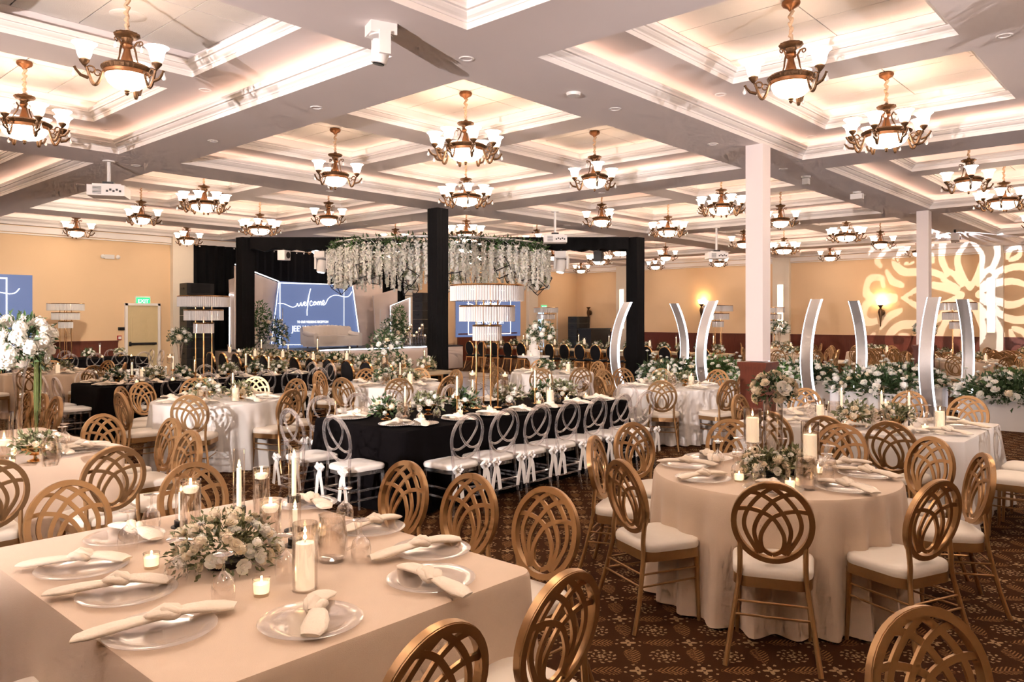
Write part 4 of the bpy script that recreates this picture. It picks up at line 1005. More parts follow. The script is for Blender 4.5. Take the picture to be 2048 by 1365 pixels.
pole_m = MB().lathe([(0, 0), (.05, 0), (.045, .01), (.0095, .016), (.0095, 1.345), (0, 1.35)], 12).mesh('pole', GOLD2)
stands = []
def crystal_stand(p, lab):
    t = thing('crystal_flower_stand', lab, 'stand', p, .3)
    for k in range(4): link('pole', pole_m, t, (.125*cos(pi/4+k*pi/2), .125*sin(pi/4+k*pi/2), 0))
    for (rm, cm, z), sp in zip(TM, spoke):
        o = link('tier', rm, t, (0, 0, z)); q = link('crystal_fringe', cm, o); q['kind'] = 'stuff'
        for k in range(2): link('spoke', sp, o, (0, 0, .004), pi/4+k*pi/2)
    return t
x, y, lu, lv = T['T4']; crystal_stand((x+lu/2, y+lv/2, TH), 'three-tier crystal stand on gold poles on the long middle table')
x, y, lu, lv = T['T11']; s11 = crystal_stand((x+lu/2, y+lv/2, TH), 'three-tier crystal stand in front of the black stage drape')
x, y, lu, lv = T['T12']; s12 = crystal_stand((x+lu/2, y+lv/2, TH), 'three-tier crystal stand near the exit door at left')
tall_bouquet((s11.location.x-.30, s11.location.y+.22, TH), 'T11', trum_m, .60, .17, 12, 14, (.035, .06), .1)
tall_bouquet((s12.location.x-.32, s12.location.y+.1, TH), 'T12', trum_m, .55, .15, 10, 15, (.035, .06), .3)
# --- long black tables: runner of bowls and candles down the middle
def runner(key, us, seed, n_t=5):
    x, y, lu, lv = T[key]; rr = random.Random(seed)
    for i, u in enumerate(us):
        centerpiece((x+u, y+lv/2+rr.uniform(-.08, .08), TH), key, rr.uniform(.12, .16), 13, seed+i, ivory=.15, lm=(LEAF, LEAF2)[i % 2], size=(.024, .042), L_=.06, h=.12)
        votive((x+u+.22, y+lv/2-.2, TH), key)
        if i < n_t: taper((x+u+.27, y+lv/2+.10*(-1)**i, TH), key, .10+.08*(i % 2), .26, GOLD2)
runner('T4', (.42, .95, 1.38, 2.2, 2.72, 3.1), 20); runner('T11', (.45, 1.0, 1.45, 2.25, 2.8, 3.25), 30); runner('T12', (.5, 1.1, 2.3, 3.0), 40, 3)
pillar_candle(Pd(1100, 8.9, TH), 'T4', .05, .20, .040, .15); pitcher(Pd(806, 7.35, TH), 'T4'); floating(Pd(1010, 8.75, TH), 'T4', .04, .24, .8, .14); floating(Pd(945, 8.6, TH), 'T4', .042, .1, .6, .30)
x, y, lu, lv = T['T11']; floating((x+1.2, y+.45, TH), 'T11', .045, .12, .6, .30); floating((x+2.5, y+.7, TH), 'T11', .045, .12, .6, .34); pillar_candle((x+.9, y+.75, TH), 'T11', .05, .22, .04, .17)
# --- the round tables further back
for key, sd, tall in (('T5', 50, 0), ('T6', 55, 0), ('T7', 60, 0), ('T8', 65, 1), ('T10', 70, 0), ('R1', 75, 1), ('R2', 80, 0), ('R3', 85, 1), ('R4', 90, 0), ('R5', 95, 0), ('R6', 97, 2)):
    x, y, r = T[key]; rr = random.Random(sd)
    centerpiece((x-.12, y+.05, TH), key, .17, 15, sd, ivory=.35, lm=(LEAF2, LEAF)[sd % 2], size=(.026, .045), L_=.06, h=.13)
    centerpiece((x+.22, y-.14, TH), key, .12, 9, sd+1, ivory=.35, lm=LEAF2, size=(.024, .04), L_=.06)
    if tall == 1: tall_bouquet((x+.02, y+.28, TH), key, trum_m, .60, .24, 18, sd, (.045, .075), .15)
    if tall == 2: crystal_stand((x, y+.30, TH), 'small far crystal stand before the sconce wall')
    for k in range(2): votive((x+.38*cos(k*2.4+sd), y+.38*sin(k*2.4+sd), TH), key)
    pillar_candle((x+.05, y-.33, TH), key, .05, .2, .038, .15)
    if key in ('T5', 'T6', 'T7'): pitcher((x-.30, y-.22, TH), key); taper((x+.30, y+.2, TH), key, .1, .25, GOLD2)
tall_bouquet((T['T6'][0]+.1, T['T6'][1]+.30, TH), 'T6', cylv, .46, .24, 22, 99, (.025, .045), .2, LEAF, .2)
# ------------------------------------------------------------------ long gold tables with black chairs either side of the dance floor
gt_top = MB().box((0, 0, .745), (.90, 2.36, .03)).box((0, 0, .715), (.86, 2.32, .03)).mesh('tabletop', mat('pale_gold_top', (.80, .66, .46), .25, .3), False)
def gleg():
    b = MB()
    for s in (-1, 1): b.box((s*.36, 0, .35), (.05, .09, .70))
    b.box((0, 0, .03), (.77, .09, .04)).box((0, 0, .68), (.77, .09, .04))
    for i in range(5): b.tube([(.11*cos(a), 0, .13+i*.115+.05*sin(a)) for a in [2*pi*k/12 for k in range(12)]], .012, 5, True)
    return b.mesh('leg', GOLD2)
gl_m = gleg(); gts = []
def gold_table(x, y, key):
    t = thing('gold_banquet_table', None, 'table', (x, y, 0)); link('tabletop', gt_top, t)
    for s in (-1, 1): link('leg', gl_m, t, (0, s*.95, 0))
    return t
rr = random.Random(77)
def long_table(xc, y0, n, key, phr, chairs_near, chairs_far, skip=()):
    ts = []
    for i in range(n):
        yc = y0+1.2+i*2.4; ts.append(gold_table(xc, yc, key))
        for k in range(4):
            yy = yc-.9+k*.6
            centerpiece((xc+rr.uniform(-.08, .08), yy, TH), key, .17, 14, rr.randrange(1000), ivory=.35, lm=(LEAF2, LEAF)[k % 2], size=(.03, .05), L_=.07, h=.15)
            if k % 2 == 0: taper((xc+.26, yy+.3, TH), key, .12+.2*rr.random(), .26, GOLD2)
            else: pillar_candle((xc-.26, yy+.28, TH), key, .05, .2, .036, .13, .1*rr.random()+.08)
        for k in range(4):
            yy = yc-.9+k*.6
            if chairs_near: chair('K', (xc-.45-.22, yy), PU, key, False)
            if chairs_far and (key, i, k) not in skip: chair('K', (xc+.45+.22, yy), MU, key, False)
    name_row(ts, 'gold flower-topped table ' + phr + ', #', 'gold tables ' + phr)
long_table(2.50, 3.35, 3, 'TA', 'before the dance floor', True, True, {('TA', 0, k) for k in range(3)})
long_table(12.75, 2.62, 4, 'TB', 'beyond the dance floor', True, False)
# dance floor and cake
DC = C(-1.93, 20.8)
df = link('dance_floor', MB().box((0, 0, .012), (6.9, 7.4, .022)).mesh('dance_floor', DFLOOR, False), None, (DC.x, DC.y, 0)); tag(df, 'glossy white dance floor with black curling lines under the floral ring', 'dance floor')
p = P(1067, 712, .76); t = thing('cake_table', 'round white pedestal table carrying the wedding cake', 'table', (p.x, p.y, .023))
link('tabletop', MB().lathe([(0, .70), (.42, .70), (.43, .715), (.43, .735), (0, .737)], 32).mesh('tabletop', WHITEG), t)
link('pedestal', MB().lathe([(0, 0), (.30, 0), (.30, .03), (.16, .09), (.07, .25), (.06, .42), (.10, .58), (.19, .70), (0, .70)], 24).mesh('pedestal', WHITEG), t)
ck = thing('wedding_cake', 'white tiered wedding cake with small flowers', 'cake', (p.x, p.y, .76))
for i, (r_, h_, z_) in enumerate(((.17, .15, 0), (.12, .14, .15), (.08, .12, .29))): link('tier', MB().lathe([(0, z_), (r_, z_), (r_, z_+h_-.006), (r_-.006, z_+h_), (0, z_+h_)], 24).mesh('tier', SATIN), ck)
for i in range(16):
    a = i*2.4; z_ = .02+i*.025; r_ = .18 if z_ < .15 else .13 if z_ < .29 else .09; link('rose', ROSES[i % 2], ck, (r_*cos(a), r_*sin(a), z_), scale=.026)
for k, (dx, dy) in enumerate(((-.30, .10), (-.28, -.15), (.3, .12))): votive((p.x+dx, p.y+dy, .76), 'CK')
# ------------------------------------------------------------------ black draped truss and hanging flower ring
def drape_post(h, w, seed, top=1.0):
    r2 = random.Random(seed); n = 40; b = MB(); ph = [r2.uniform(.6, 1.3) for _ in range(n)]
    for z, k in ((0, 1.22), (.02, 1.2), (.6, 1.02), (1.6, .98), (h-.1, 1.0), (h, 1.0)):
        for j in range(n):
            a = 2*pi*j/n; q = max(abs(cos(a)), abs(sin(a))); rr_ = w/2/q*k*(1+.045*sin(j*2.0)*ph[j]) ; b.v.append((rr_*cos(a), rr_*sin(a), z))
    b.f = [(i*n+j, i*n+(j+1) % n, (i+1)*n+(j+1) % n, (i+1)*n+j) for i in range(5) for j in range(n)] + [tuple(range(5*n, 6*n))]
    return b.mesh('drape', DRAPE)
TT = 3.92
PL, PR, PF = C(-7.19, 20.8), C(3.31, 20.8), C(-1.475, 15.3)
base_m = MB().box((0, 0, .012), (.62, .62, .024)).mesh('base_plate', BLACKM, False)
for p, lab, sd, w in ((PL, 'black draped truss post left of the stage', 1, .36), (PR, 'black draped truss post beside the left light arch', 2, .36), (PF, 'tall black draped truss post in front of the flower ring', 3, .29)):
    t = thing('draped_truss_post', lab, 'truss post', (p.x, p.y, .001)); link('base_plate', base_m, t); link('drape', drape_post(TT-.002, w, sd), t)
def beam(p, q, lab, hgt=.34, thick=.34):
    v = Vector(q)-Vector(p); L_ = v.length; a = math.atan2(v.y, v.x); n = int(L_*14); b = MB()
    for i in range(n+1):
        t = i/n; wv = .02*sin(i*1.7)
        for (y, z) in ((-thick/2-wv, -hgt/2+.03*sin(i*.9)), (thick/2+wv, -hgt/2+.03*sin(i*.8+1)), (thick/2, hgt/2), (-thick/2, hgt/2)): b.v.append((t*L_, y, z))
    b.f = [(i*4+j, (i+1)*4+j, (i+1)*4+(j+1) % 4, i*4+(j+1) % 4) for i in range(n) for j in range(4)] + [(0, 1, 2, 3), (n*4+3, n*4+2, n*4+1, n*4)]
    o = link('draped_truss_beam', b.mesh('draped_truss_beam', DRAPE), None, p, a); return tag(o, lab, 'truss beam')
dl = (PR-PL).normalized()
RC = C(-1.93, 20.8)
zt = Vector((0, 0, TT-.17))
beam(PL+dl*.19+zt, RC-dl*1.2+zt, 'black draped crossbeam from the left post to the flower ring')
beam(RC+dl*1.2+zt, PR-dl*.19+zt, 'black draped crossbeam from the flower ring to the right post')
df_ = (RC-PF).normalized()
beam(PF+df_*.16+zt, RC-df_*1.2+zt, 'short black draped beam running back from the tall post')
RR = 2.86
ring = thing('hanging_flower_ring', 'large hanging ring of white wisteria and greenery above the dance floor', 'flower ring', (RC.x, RC.y, 3.60))
tube_r = MB()
for r_, z_ in ((RR, .06), (RR-.28, .06), (RR-.14, -.12)): tube_r.tube([(r_*cos(2*pi*i/64), r_*sin(2*pi*i/64), z_) for i in range(64)], .024, 6, True)
for i in range(64):
    a = 2*pi*i/64; a2 = 2*pi*(i+.5)/64
    tube_r.tube([(RR*cos(a), RR*sin(a), .06), ((RR-.14)*cos(a2), (RR-.14)*sin(a2), -.12)], .009, 4); tube_r.tube([((RR-.28)*cos(a), (RR-.28)*sin(a), .06), ((RR-.14)*cos(a2), (RR-.14)*sin(a2), -.12)], .009, 4)
link('ring_truss', tube_r.mesh('ring_truss', SILVER), ring)
sp = MB()
for k in range(4): sp.box((0, 0, .10), (2*RR, .06, .06), k*pi/4)
link('spider_frame', sp.mesh('spider_frame', BLACKM, False), ring)
hub = MB().tube([(0, 0, .1), (0, 0, Z0-3.6)], .03, 8); link('hanger', hub.mesh('hanger', BLACKM), ring)
def strand(L_, seed):
    r2 = random.Random(seed); b = MB(); b.tube([(0, 0, 0), (.01, 0, -L_)], .004, 4)
    n = int(L_*230)
    for i in range(n):
        t = i/n; rad = .078*(1-.6*t)*r2.uniform(.3, 1); a = r2.uniform(0, 2*pi); p = Vector((rad*cos(a), rad*sin(a), -L_*t-.02)); w = r2.uniform(.016, .030)
        s = Vector((r2.uniform(-1, 1), r2.uniform(-1, 1), r2.uniform(-1, 1))).normalized(); u_ = s.cross(Vector((r2.uniform(-1, 1), r2.uniform(-1, 1), .2))).normalized()
        b.add([p+s*w, p+u_*w, p-s*w, p-u_*w], [(0, 1, 2, 3)])
    return b.mesh('wisteria_strand', PETAL, False)
STR = [strand(l, i) for i, l in enumerate((.66, .78, .86, .96, .74))]
r3 = random.Random(5)
for i in range(240):
    a = 2*pi*i/240*1.0 + r3.uniform(-.02, .02); k = RR + (.06, -.10, -.24)[i % 3]
    o = link('wisteria_strand', STR[r3.randrange(5)], ring, (k*cos(a), k*sin(a), -.02-r3.random()*.10), r3.uniform(0, 6))
ff = [foliage(90, .26, .16, .17, .12, m, 31+i, -1, .3) for i, m in enumerate((LEAF, LEAF3, LEAF))]
for i in range(44):
    a = 2*pi*i/44; o = link('greenery', ff[i % 3], ring, ((RR-.08)*cos(a), (RR-.08)*sin(a), -.05), a+pi/2); o['kind'] = 'stuff'
def wire_cube(s):
    b = MB(); h = s/2; c = [Vector((x, y, z))*h for x in (-1, 1) for y in (-1, 1) for z in (-1, 1)]
    for i in range(8):
        for j in range(i):
            if abs((c[i]-c[j]).length-s) < 1e-4: b.tube([c[i], c[j]], .011, 4)
    return b.mesh('wire_cube', BLACKM)
wc = wire_cube(.34); cubes = []
wire_m = MB().tube([(0, 0, 0), (0, 0, .62)], .003, 4).mesh('wire', BLACKM)
for i in range(15):
    a = -pi*.96 + i*pi*2/15 - ANG; rr_ = RR-.14+.05*(i % 3-1); z_ = 2.66+.11*((i*7) % 4)
    t = thing('wire_cube_lantern', None, 'wire cube', (RC.x+rr_*cos(a), RC.y+rr_*sin(a), z_))
    o = link('wire_cube', wc, t, rot=(.6+i, .5+.7*i, i*.9)); link('wire', wire_m, t, (0, 0, .0), scale=(1, 1, (3.66-z_)/.62))
    link('hydrangea', PUFFS[0], t, (.03, .02, -.03), scale=.12); f_ = link('foliage', fol(170, .14*1.08, .14*1.08, .10*1.15, .055, LEAF2, 0, -.45), t); f_['kind'] = 'stuff'; cubes.append(t)
name_row(cubes, 'black wire cube of white flowers under the flower ring, #', 'wire cubes under the flower ring')
# ------------------------------------------------------------------ entrance lane: curved light arches and white flower boxes
def arch_mesh(side):
    n = 28; pts = []
    for i in range(n+1):
        t = i/n; z = .03+2.07*t; x = side*(-.50*(1-((t-.47)/.53)**2)); pts.append((x, z))
    b = MB(); e1, e2 = MB(), MB()
    def band(b_, y0, y1, d0, d1):
        vs_ = []
        for (x, z) in pts:
            for (y, dx) in ((y0, d0), (y1, d0), (y1, d1), (y0, d1)): vs_.append((x+dx, y, z))
        b_.add(vs_, [(i*4+j, (i+1)*4+j, (i+1)*4+(j+1) % 4, i*4+(j+1) % 4) for i in range(n) for j in range(4)] + [(0, 1, 2, 3), tuple(range(n*4+3, n*4-1, -1))])
    band(b, -.085, .085, -.035, .035); band(e1, -.099, -.086, -.037, .037); band(e2, .086, .099, -.037, .037)
    return b.mesh('arch_body', SILVER, True, 30), e1.mesh('light_edge', LED, True, 30), e2.mesh('light_edge', LED, True, 30)
AL, AR = arch_mesh(1), arch_mesh(-1)
ab = MB().box((0, 0, .015), (.5, .36, .03)).mesh('base_plate', BLACKM, False)
arches = []
for y in (2.15, .12, -1.95, -3.88):
    for x, m3 in ((7.05, AL), (9.0, AR)):
        t = thing('curved_light_arch', None, 'light arch', (x, y, 0)); assemble(t, [('arch_body', m3[0]), ('light_edge', m3[1]), ('light_edge', m3[2]), ('base_plate', ab)]); arches.append(t)
name_row(arches, 'curved silver upright with glowing white edges, #', 'curved light arches')
box_m = MB().box((0, 0, .22), (.42, 1.36, .44)).mesh('flower_box', WHITEG, False)
lip_m = MB().box((0, 0, .45), (.45, 1.39, .03)).mesh('box_rim', WHITEG, False)
boxes = []
hedge_args = [(900, .36, .80, .34, .11, m, 60+i, -.5, .42, .3) for i, m in enumerate((LEAF, LEAF3, LEAF))]
for i, (x, y) in enumerate([(x, y) for x in (7.1, 9.0) for y in (1.13, -.92, -2.92, -4.95)]):
    t = thing('flower_box_planter', None, 'planter', (x, y, 0)); link('flower_box', box_m, t); link('box_rim', lip_m, t)
    bouquet(t, .54, .36, .78, .32, 62, hedge_args[i % 3], 200+i, (.040, .074), .08, .35, -.35)
    r2 = random.Random(i); st = MB()
    for k in range(9):
        px_, py_, hh = r2.uniform(-.2, .2), r2.uniform(-.6, .6), r2.uniform(.30, .52)
        link('rose', ROSES[0], t, (px_, py_, .54+hh), scale=.042); st.tube([(px_*.6, py_, .5), (px_, py_, .54+hh-.02)], .004, 4)
    o = link('rose_stems', st.mesh('rose_stems', STEM), t); o['kind'] = 'stuff'; boxes.append(t)
name_row(boxes, 'white box planter overflowing with white roses and greenery, #', 'white flower boxes along the entrance lane')
# ------------------------------------------------------------------ stage
SX0, SX1, SY0 = 4.3, 12.0, 12.35
st = thing('stage', 'low stage platform with pale front below the welcome panel', 'stage', ((SX0+SX1)/2, (SY0+WY)/2-.1, 0))
sw, sd_ = SX1-SX0, WY-SY0-.25
link('deck', MB().box((0, 0, .78), (sw, sd_, .04)).mesh('deck', BLACKP, False), st); link('skirt', MB().box((0, 0, .38), (sw-.02, sd_-.02, .76)).mesh('skirt', BEIGEP, False), st)
link('edge_light', MB().box((0, -sd_/2-.012, .79), (sw*.55, .02, .035)).mesh('edge_light', LED, False), st)
def pleats(w, h, n, dep=.05):
    b = MB(); k = n*4
    for z in (0, h):
        for i in range(k+1): b.v.append((-w/2+w*i/k, dep*sin(2*pi*i/4)+.02*sin(i*.37), z))
    b.f = [(i, i+1, k+2+i, k+1+i) for i in range(k)]
    return b.mesh('stage_drape', DRAPE)
tag(link('stage_drape', pleats(8.4, 3.98, 30), None, (7.75, WY-.13, .001)), 'pleated black drape covering the wall behind the stage', 'drape')
def panel(name, pts, yp, m, thick=.06):
    w = [PY(px, py, yp) for px, py in pts]
    for q_ in w:
        if q_.z < 1.0: q_.z = .803
    c = sum(w, Vector())/len(w)
    return MB().slab([(q.x-c.x, q.z-c.z) for q in w], 0, thick).mesh(name, m, False), c
def neon(pts, yp, c, r=.018):
    return MB().tube([PY(px, py, yp)-c for px, py in pts], r, 6).mesh('neon_outline', NEON)
WEL = [[(540, 380), (550, 412), (565, 405), (580, 372), (585, 407), (600, 405), (612, 372), (612, 395), (630, 380), (624, 362), (612, 385), (625, 407), (645, 395), (668, 300), (690, 215), (678, 260), (660, 380), (650, 470), (650, 520)],
       [(707, 368), (698, 354), (683, 370), (682, 398), (698, 408), (718, 395), (736, 362), (722, 378), (730, 402), (748, 390), (745, 364), (735, 362), (760, 375), (765, 402)],
       [(765, 402), (772, 366), (784, 362), (785, 402), (794, 368), (808, 360), (808, 398), (822, 396), (845, 372), (836, 346), (822, 375), (835, 402), (860, 385), (890, 330), (930, 300), (980, 288), (1040, 300), (1090, 310), (1130, 295), (1158, 250)],
       [(540, 380), (522, 415), (480, 425), (430, 405), (380, 385), (318, 382)]]
def script(conv, r):
    b = MB()
    for s_ in WEL: b.tube([conv(p) for p in spline([(x, y) for x, y in s_], 4)], r, 6)
    return b.mesh('welcome_script', TXT)
YP = 14.55
cp = lambda p: (500+p[0]/5.689, 540+p[1]/5.689)
me, c = panel('welcome_panel', [(558, 563), (706, 571), (722, 692), (540, 692)], YP, BLUES)
t = thing('welcome_sign', 'blue welcome panel with white neon outline at the centre of the stage', 'sign', c); link('panel_board', me, t)
link('neon_outline', neon([(560, 566), (688, 570), (688, 690), (560, 690), (560, 566)], YP-.03, c, .017), t)
link('neon_outline', neon([(705, 572), (721, 690)], YP-.05, c, .018), t); link('neon_outline', neon([(558, 563), (543, 690)], YP-.05, c, .012), t)
link('welcome_script', script(lambda p: PY(*cp(p), YP-.03)-c, .0125), t)
def txt_at(s_, px, py, wpx, yp, c, parent, size):
    a = PY(px, py, yp); x0, x1 = PY(px-wpx/2, py, yp), PY(px+wpx/2, py, yp)
    m_, w = text_mesh(s_, size)
    link('lettering', m_, parent, a-c, rot=(pi/2, 0, 0), scale=((x1-x0).length/w, 1.0, 1.0))
txt_at('TO OUR WEDDING RECEPTION', 626, 644.5, 62, YP-.02, c, t, .11); txt_at('JEEVAN & ARSH', 626, 658, 82, YP-.02, c, t, .27)
for k, (pts, yp, m, lab, nl) in enumerate((
    ([(470, 532), (557, 566), (543, 692), (470, 692)], 14.75, BEIGEP, 'blush stage panel with slanted top left of the welcome panel', [(470, 529), (557, 563)]),
    ([(459, 560), (479, 553), (479, 692), (464, 692)], 14.9, BEIGEP, 'narrow blush stage panel at the left end of the stage', [(459, 692), (459, 588), (472, 592)]),
    ([(705, 571), (765, 556), (765, 692), (724, 692)], 14.75, BEIGEP, 'blush stage panel right of the welcome panel', None),
    ([(747, 592), (795, 578), (795, 692), (754, 692)], 14.35, BEIGEP, 'blush stage panel behind the right stage flowers', None),
    ([(781, 612), (820, 596), (822, 692), (787, 692)], 14.1, BEIGEP, 'small outlined blush panel beside the loudspeaker tower', [(781, 692), (781, 612), (820, 596), (820, 692)]))):
    me, c = panel('stage_panel', pts, yp, m); t = thing('stage_backdrop', lab, 'backdrop', c); link('panel_board', me, t)
    if nl: link('neon_outline', neon(nl, yp-.03, c), t)
def screen(px0, px1, y0, y1, lab, fr, name_px=None):
    yp = WY-.06; a, b2 = PY(px0, y1, yp), PY(px1, y0, yp); c = Vector(((a.x+b2.x)/2, yp, (a.z+b2.z)/2)); w, h = b2.x-a.x, b2.z-a.z
    t = thing('projection_screen', lab, 'screen', c); link('screen_board', MB().box((0, .03, 0), (w, .05, h)).mesh('screen_board', BLUES, False), t)
    fw, fh = w*.66, h*.90; z0 = -.0*h
    link('neon_outline', MB().strip([(-fw/2, -.01, -fh/2), (fw/2, -.01, -fh/2), (fw/2, -.01, fh/2), (-fw/2, -.01, fh/2)], .05, .012, (0, 1, 0), True).mesh('neon_outline', NEON, False), t)
    link('welcome_script', script(lambda p: Vector(((p[0]-705)/725*fw, -.02, (510-p[1])/725*fh)), .014), t)
    for s_, zz, sz, ww in (('TO OUR WEDDING RECEPTION', -.11, .13, .48), ('JEEVAN & ARSH', -.22, .32, .64)):
        m_, w_ = text_mesh(s_, sz)
        link('lettering', m_, t, (0, -.02, zz*fh), rot=(pi/2, 0, 0), scale=(fw*ww/w_, 1, 1))
screen(-277, 65, 551, 712, 'blue projection screen cut by the left picture edge', 0)
screen(913, 1041, 578, 675, 'blue projection screen behind the crystal stand right of the tall post', 0)
# sofa
c = PY(665, 676, 13.75); t = thing('stage_sofa', 'blush white tufted sofa on the stage before the welcome panel', 'sofa', (c.x, 13.75, .801))
w = (PY(713, 676, 13.75)-PY(617, 676, 13.75)).x
link('seat', MB().box((0, -.05, .28), (w*.86, .62, .22)).box((0, -.05, .12), (w*.9, .6, .12)).mesh('seat', SOFA, False), t)
bk = MB(); n = 24
for i in range(n+1):
    x = -w/2+w*i/n; zt_ = .66+.025*abs(sin(i*pi/2.0))+.05*cos(pi*(i/n-.5))
    bk.v += [(x, .22, .1), (x, .40, .1), (x, .44, zt_-.06), (x, .40, zt_), (x, .30, zt_), (x, .24, zt_-.1)]
bk.f = [(i*6+j, (i+1)*6+j, (i+1)*6+(j+1) % 6, i*6+(j+1) % 6) for i in range(n) for j in range(6)] + [(5, 4, 3, 2, 1, 0), tuple(range(n*6, n*6+6))]
link('backrest', bk.mesh('backrest', SOFA), t)
for s in (-1, 1): link('arm', MB().tube([(s*w*.46, -.34, .40), (s*w*.47, 0, .42), (s*w*.46, .3, .48)], .085, 10).box((s*w*.46, -.03, .22), (.15, .62, .34)).mesh('arm', SOFA), t)
legs_ = MB().tube([(0, 0, .07), (0, 0, 0)], [.03, .018], 8).mesh('leg', GOLD2)
for sx in (-1, 1):
    for sy in (-1, 1): link('leg', legs_, t, (sx*w*.42, sy*.26-.02, 0))
# tall flower groups on the stage floor with acrylic rod frames
for k, (px, d, hgt, lab) in enumerate(((540, 22.6, 1.15, 'tall leafy white flower group at the left front of the stage'), (790, 24.6, 1.25, 'tall leafy white flower group at the right front of the stage'))):
    q = PY(px, 690, 12.8); t = thing('stage_flower_group', lab, 'flowers', (q.x, 12.8, .801)); link('pot', MB().lathe([(0, 0), (.2, 0), (.25, .2), (0, .2)], 16).mesh('pot', WHITEG), t)
    bouquet(t, .45, .55, .42, .50, 46, (900, .58, .45, .55, .09, LEAF, 71+k, -.6), 300+k, (.04, .075), .25, .3, -.5)
    fo2 = link('foliage', fol(420, .30, .28, .50, .09, LEAF3, 75+k, -.8), t, (.22 if k else -.25, .1, .95)); fo2['kind'] = 'stuff'
    rods = MB()
    for j in range(5): rods.tube([(-.5+.25*j, .15, 0), (-.5+.25*j, .15, 1.25-.18*(j % 2))], .010, 5)
    o = link('rod_frame', rods.mesh('rod_frame', SILVER), t); o['kind'] = 'stuff'
cl = []
for k in range(9):
    q = PY(806+k*5.5, 690, 12.75-.12*(k % 3)); floating((q.x, q.y, .801), 'STG', .05, .38+.13*((k*5) % 4), .9)
# loudspeakers
spk_front = MB().box((0, -.285, 0), (.56, .012, .26)).mesh('grille', BLACKM, False)
def tower(p, n, lab, rz=0.0, w=.62, z=0.0):
    t = thing('loudspeaker_tower', lab, 'loudspeaker', (p[0], p[1], z), rz)
    for i in range(n):
        o = link('cabinet', cached(cabm, w, .30), t, (0, 0, .15+i*.305)); link('grille', spk_front, o); link('handle', cached(hndm, w), o)
    return t
def cabm(w, h): return MB().prism([(-w/2, -.28), (w/2, -.28), (w/2*.86, .28), (-w/2*.86, .28)], -h/2, h/2).mesh('cabinet', BLACKP, False)
def hndm(w): return MB().box((-w/2*.93-.012, 0, 0), (.03, .16, .05)).box((w/2*.93+.012, 0, 0), (.03, .16, .05)).mesh('handle', BLACKM, False)
q = PY(843, 690, 13.0); tower((q.x+.1, 13.0), 6, 'black loudspeaker tower right of the stage panels', 0, z=.801)
q = PY(392, 690, 14.2); tower((q.x, 14.2), 9, 'black loudspeaker tower left of the stage behind the crystal stand', 0, .8)
q = PY(1158, 690, WY-.8); t = tower((q.x-.3, WY-1.0), 6, 'black loudspeaker stack in the far corner beside the unlit sconce', 0, 1.0)
tag(link('equipment_case', MB().box((0, 0, .62), (1.5, .7, 1.24)).box((0, 0, 1.27), (1.56, .76, .05)).mesh('equipment_case', BLACKP, False), None, (q.x-.55, WY-2.1, 0)), 'dark equipment case below the far corner speakers', 'case')
# --- far crystal stands on the long far table
for px, d, lab in ((1160, 27.2, 'small crystal stand in front of the far corner speakers'), (1453, 22.0, 'crystal stand between the light arch and the white column')):
    q = Pd(px, d); crystal_stand((12.75, max(2.8, min(12.0, q.y)), TH), lab)
q = T['R4']; crystal_stand((q[0]+.1, q[1]+.25, TH), 'crystal stand behind the second light arch pair at right')
# ------------------------------------------------------------------ things fixed to the ceiling
def projector(p, lab, drop=.55, rz=0.0, s=1.0):
    t = thing('ceiling_projector', lab, 'projector', p, rz)
    link('ceiling_plate', MB().lathe([(0, -.02), (.09, -.02), (.09, 0), (0, 0)], 16).mesh('ceiling_plate', WHITEP), t)
    link('pole', MB().tube([(0, 0, -.01), (0, 0, -drop)], .028, 10).mesh('pole', WHITEP), t)
    link('mount', MB().box((0, 0, -drop-.03), (.16, .14, .08)).mesh('mount', BLACKM, False), t)
    bd_ = link('body', MB().box((0, 0, -drop-.14), (.52*s, .40*s, .16)).box((0, 0, -drop-.05), (.40*s, .30*s, .03)).mesh('body', WHITEP, False), t)
    link('lens', MB().tube([(-.12, .20*s, -drop-.14), (-.12, .26*s, -drop-.14)], .05, 14).mesh('lens', BLACKM), bd_)
    v = MB()
    for i in range(6): v.box((-.12*s, -.203*s, -drop-.19+i*.02), (.12, .006, .008))
    link('vent_grille', v.mesh('vent_grille', BLACKP, False), bd_)
    v = MB()
    for i in range(5): v.box((.02+.045*i, -.203*s, -drop-.15+.02*(i % 2)), (.03, .008, .03))
    link('ports', v.mesh('ports', BLACKP, False), bd_); return t
p = P(218, 322, Z0); projector(p, 'white ceiling projector on a pole at left', .34, -ANG+.25)
p = Pd(1110, 17.4, Z0); projector(p, 'white ceiling projector in front of the black crossbeam', .50, -ANG)
p = Pd(1433, 20.5, Z0); projector(p, 'small white ceiling projector beside the white column', .62, -ANG)
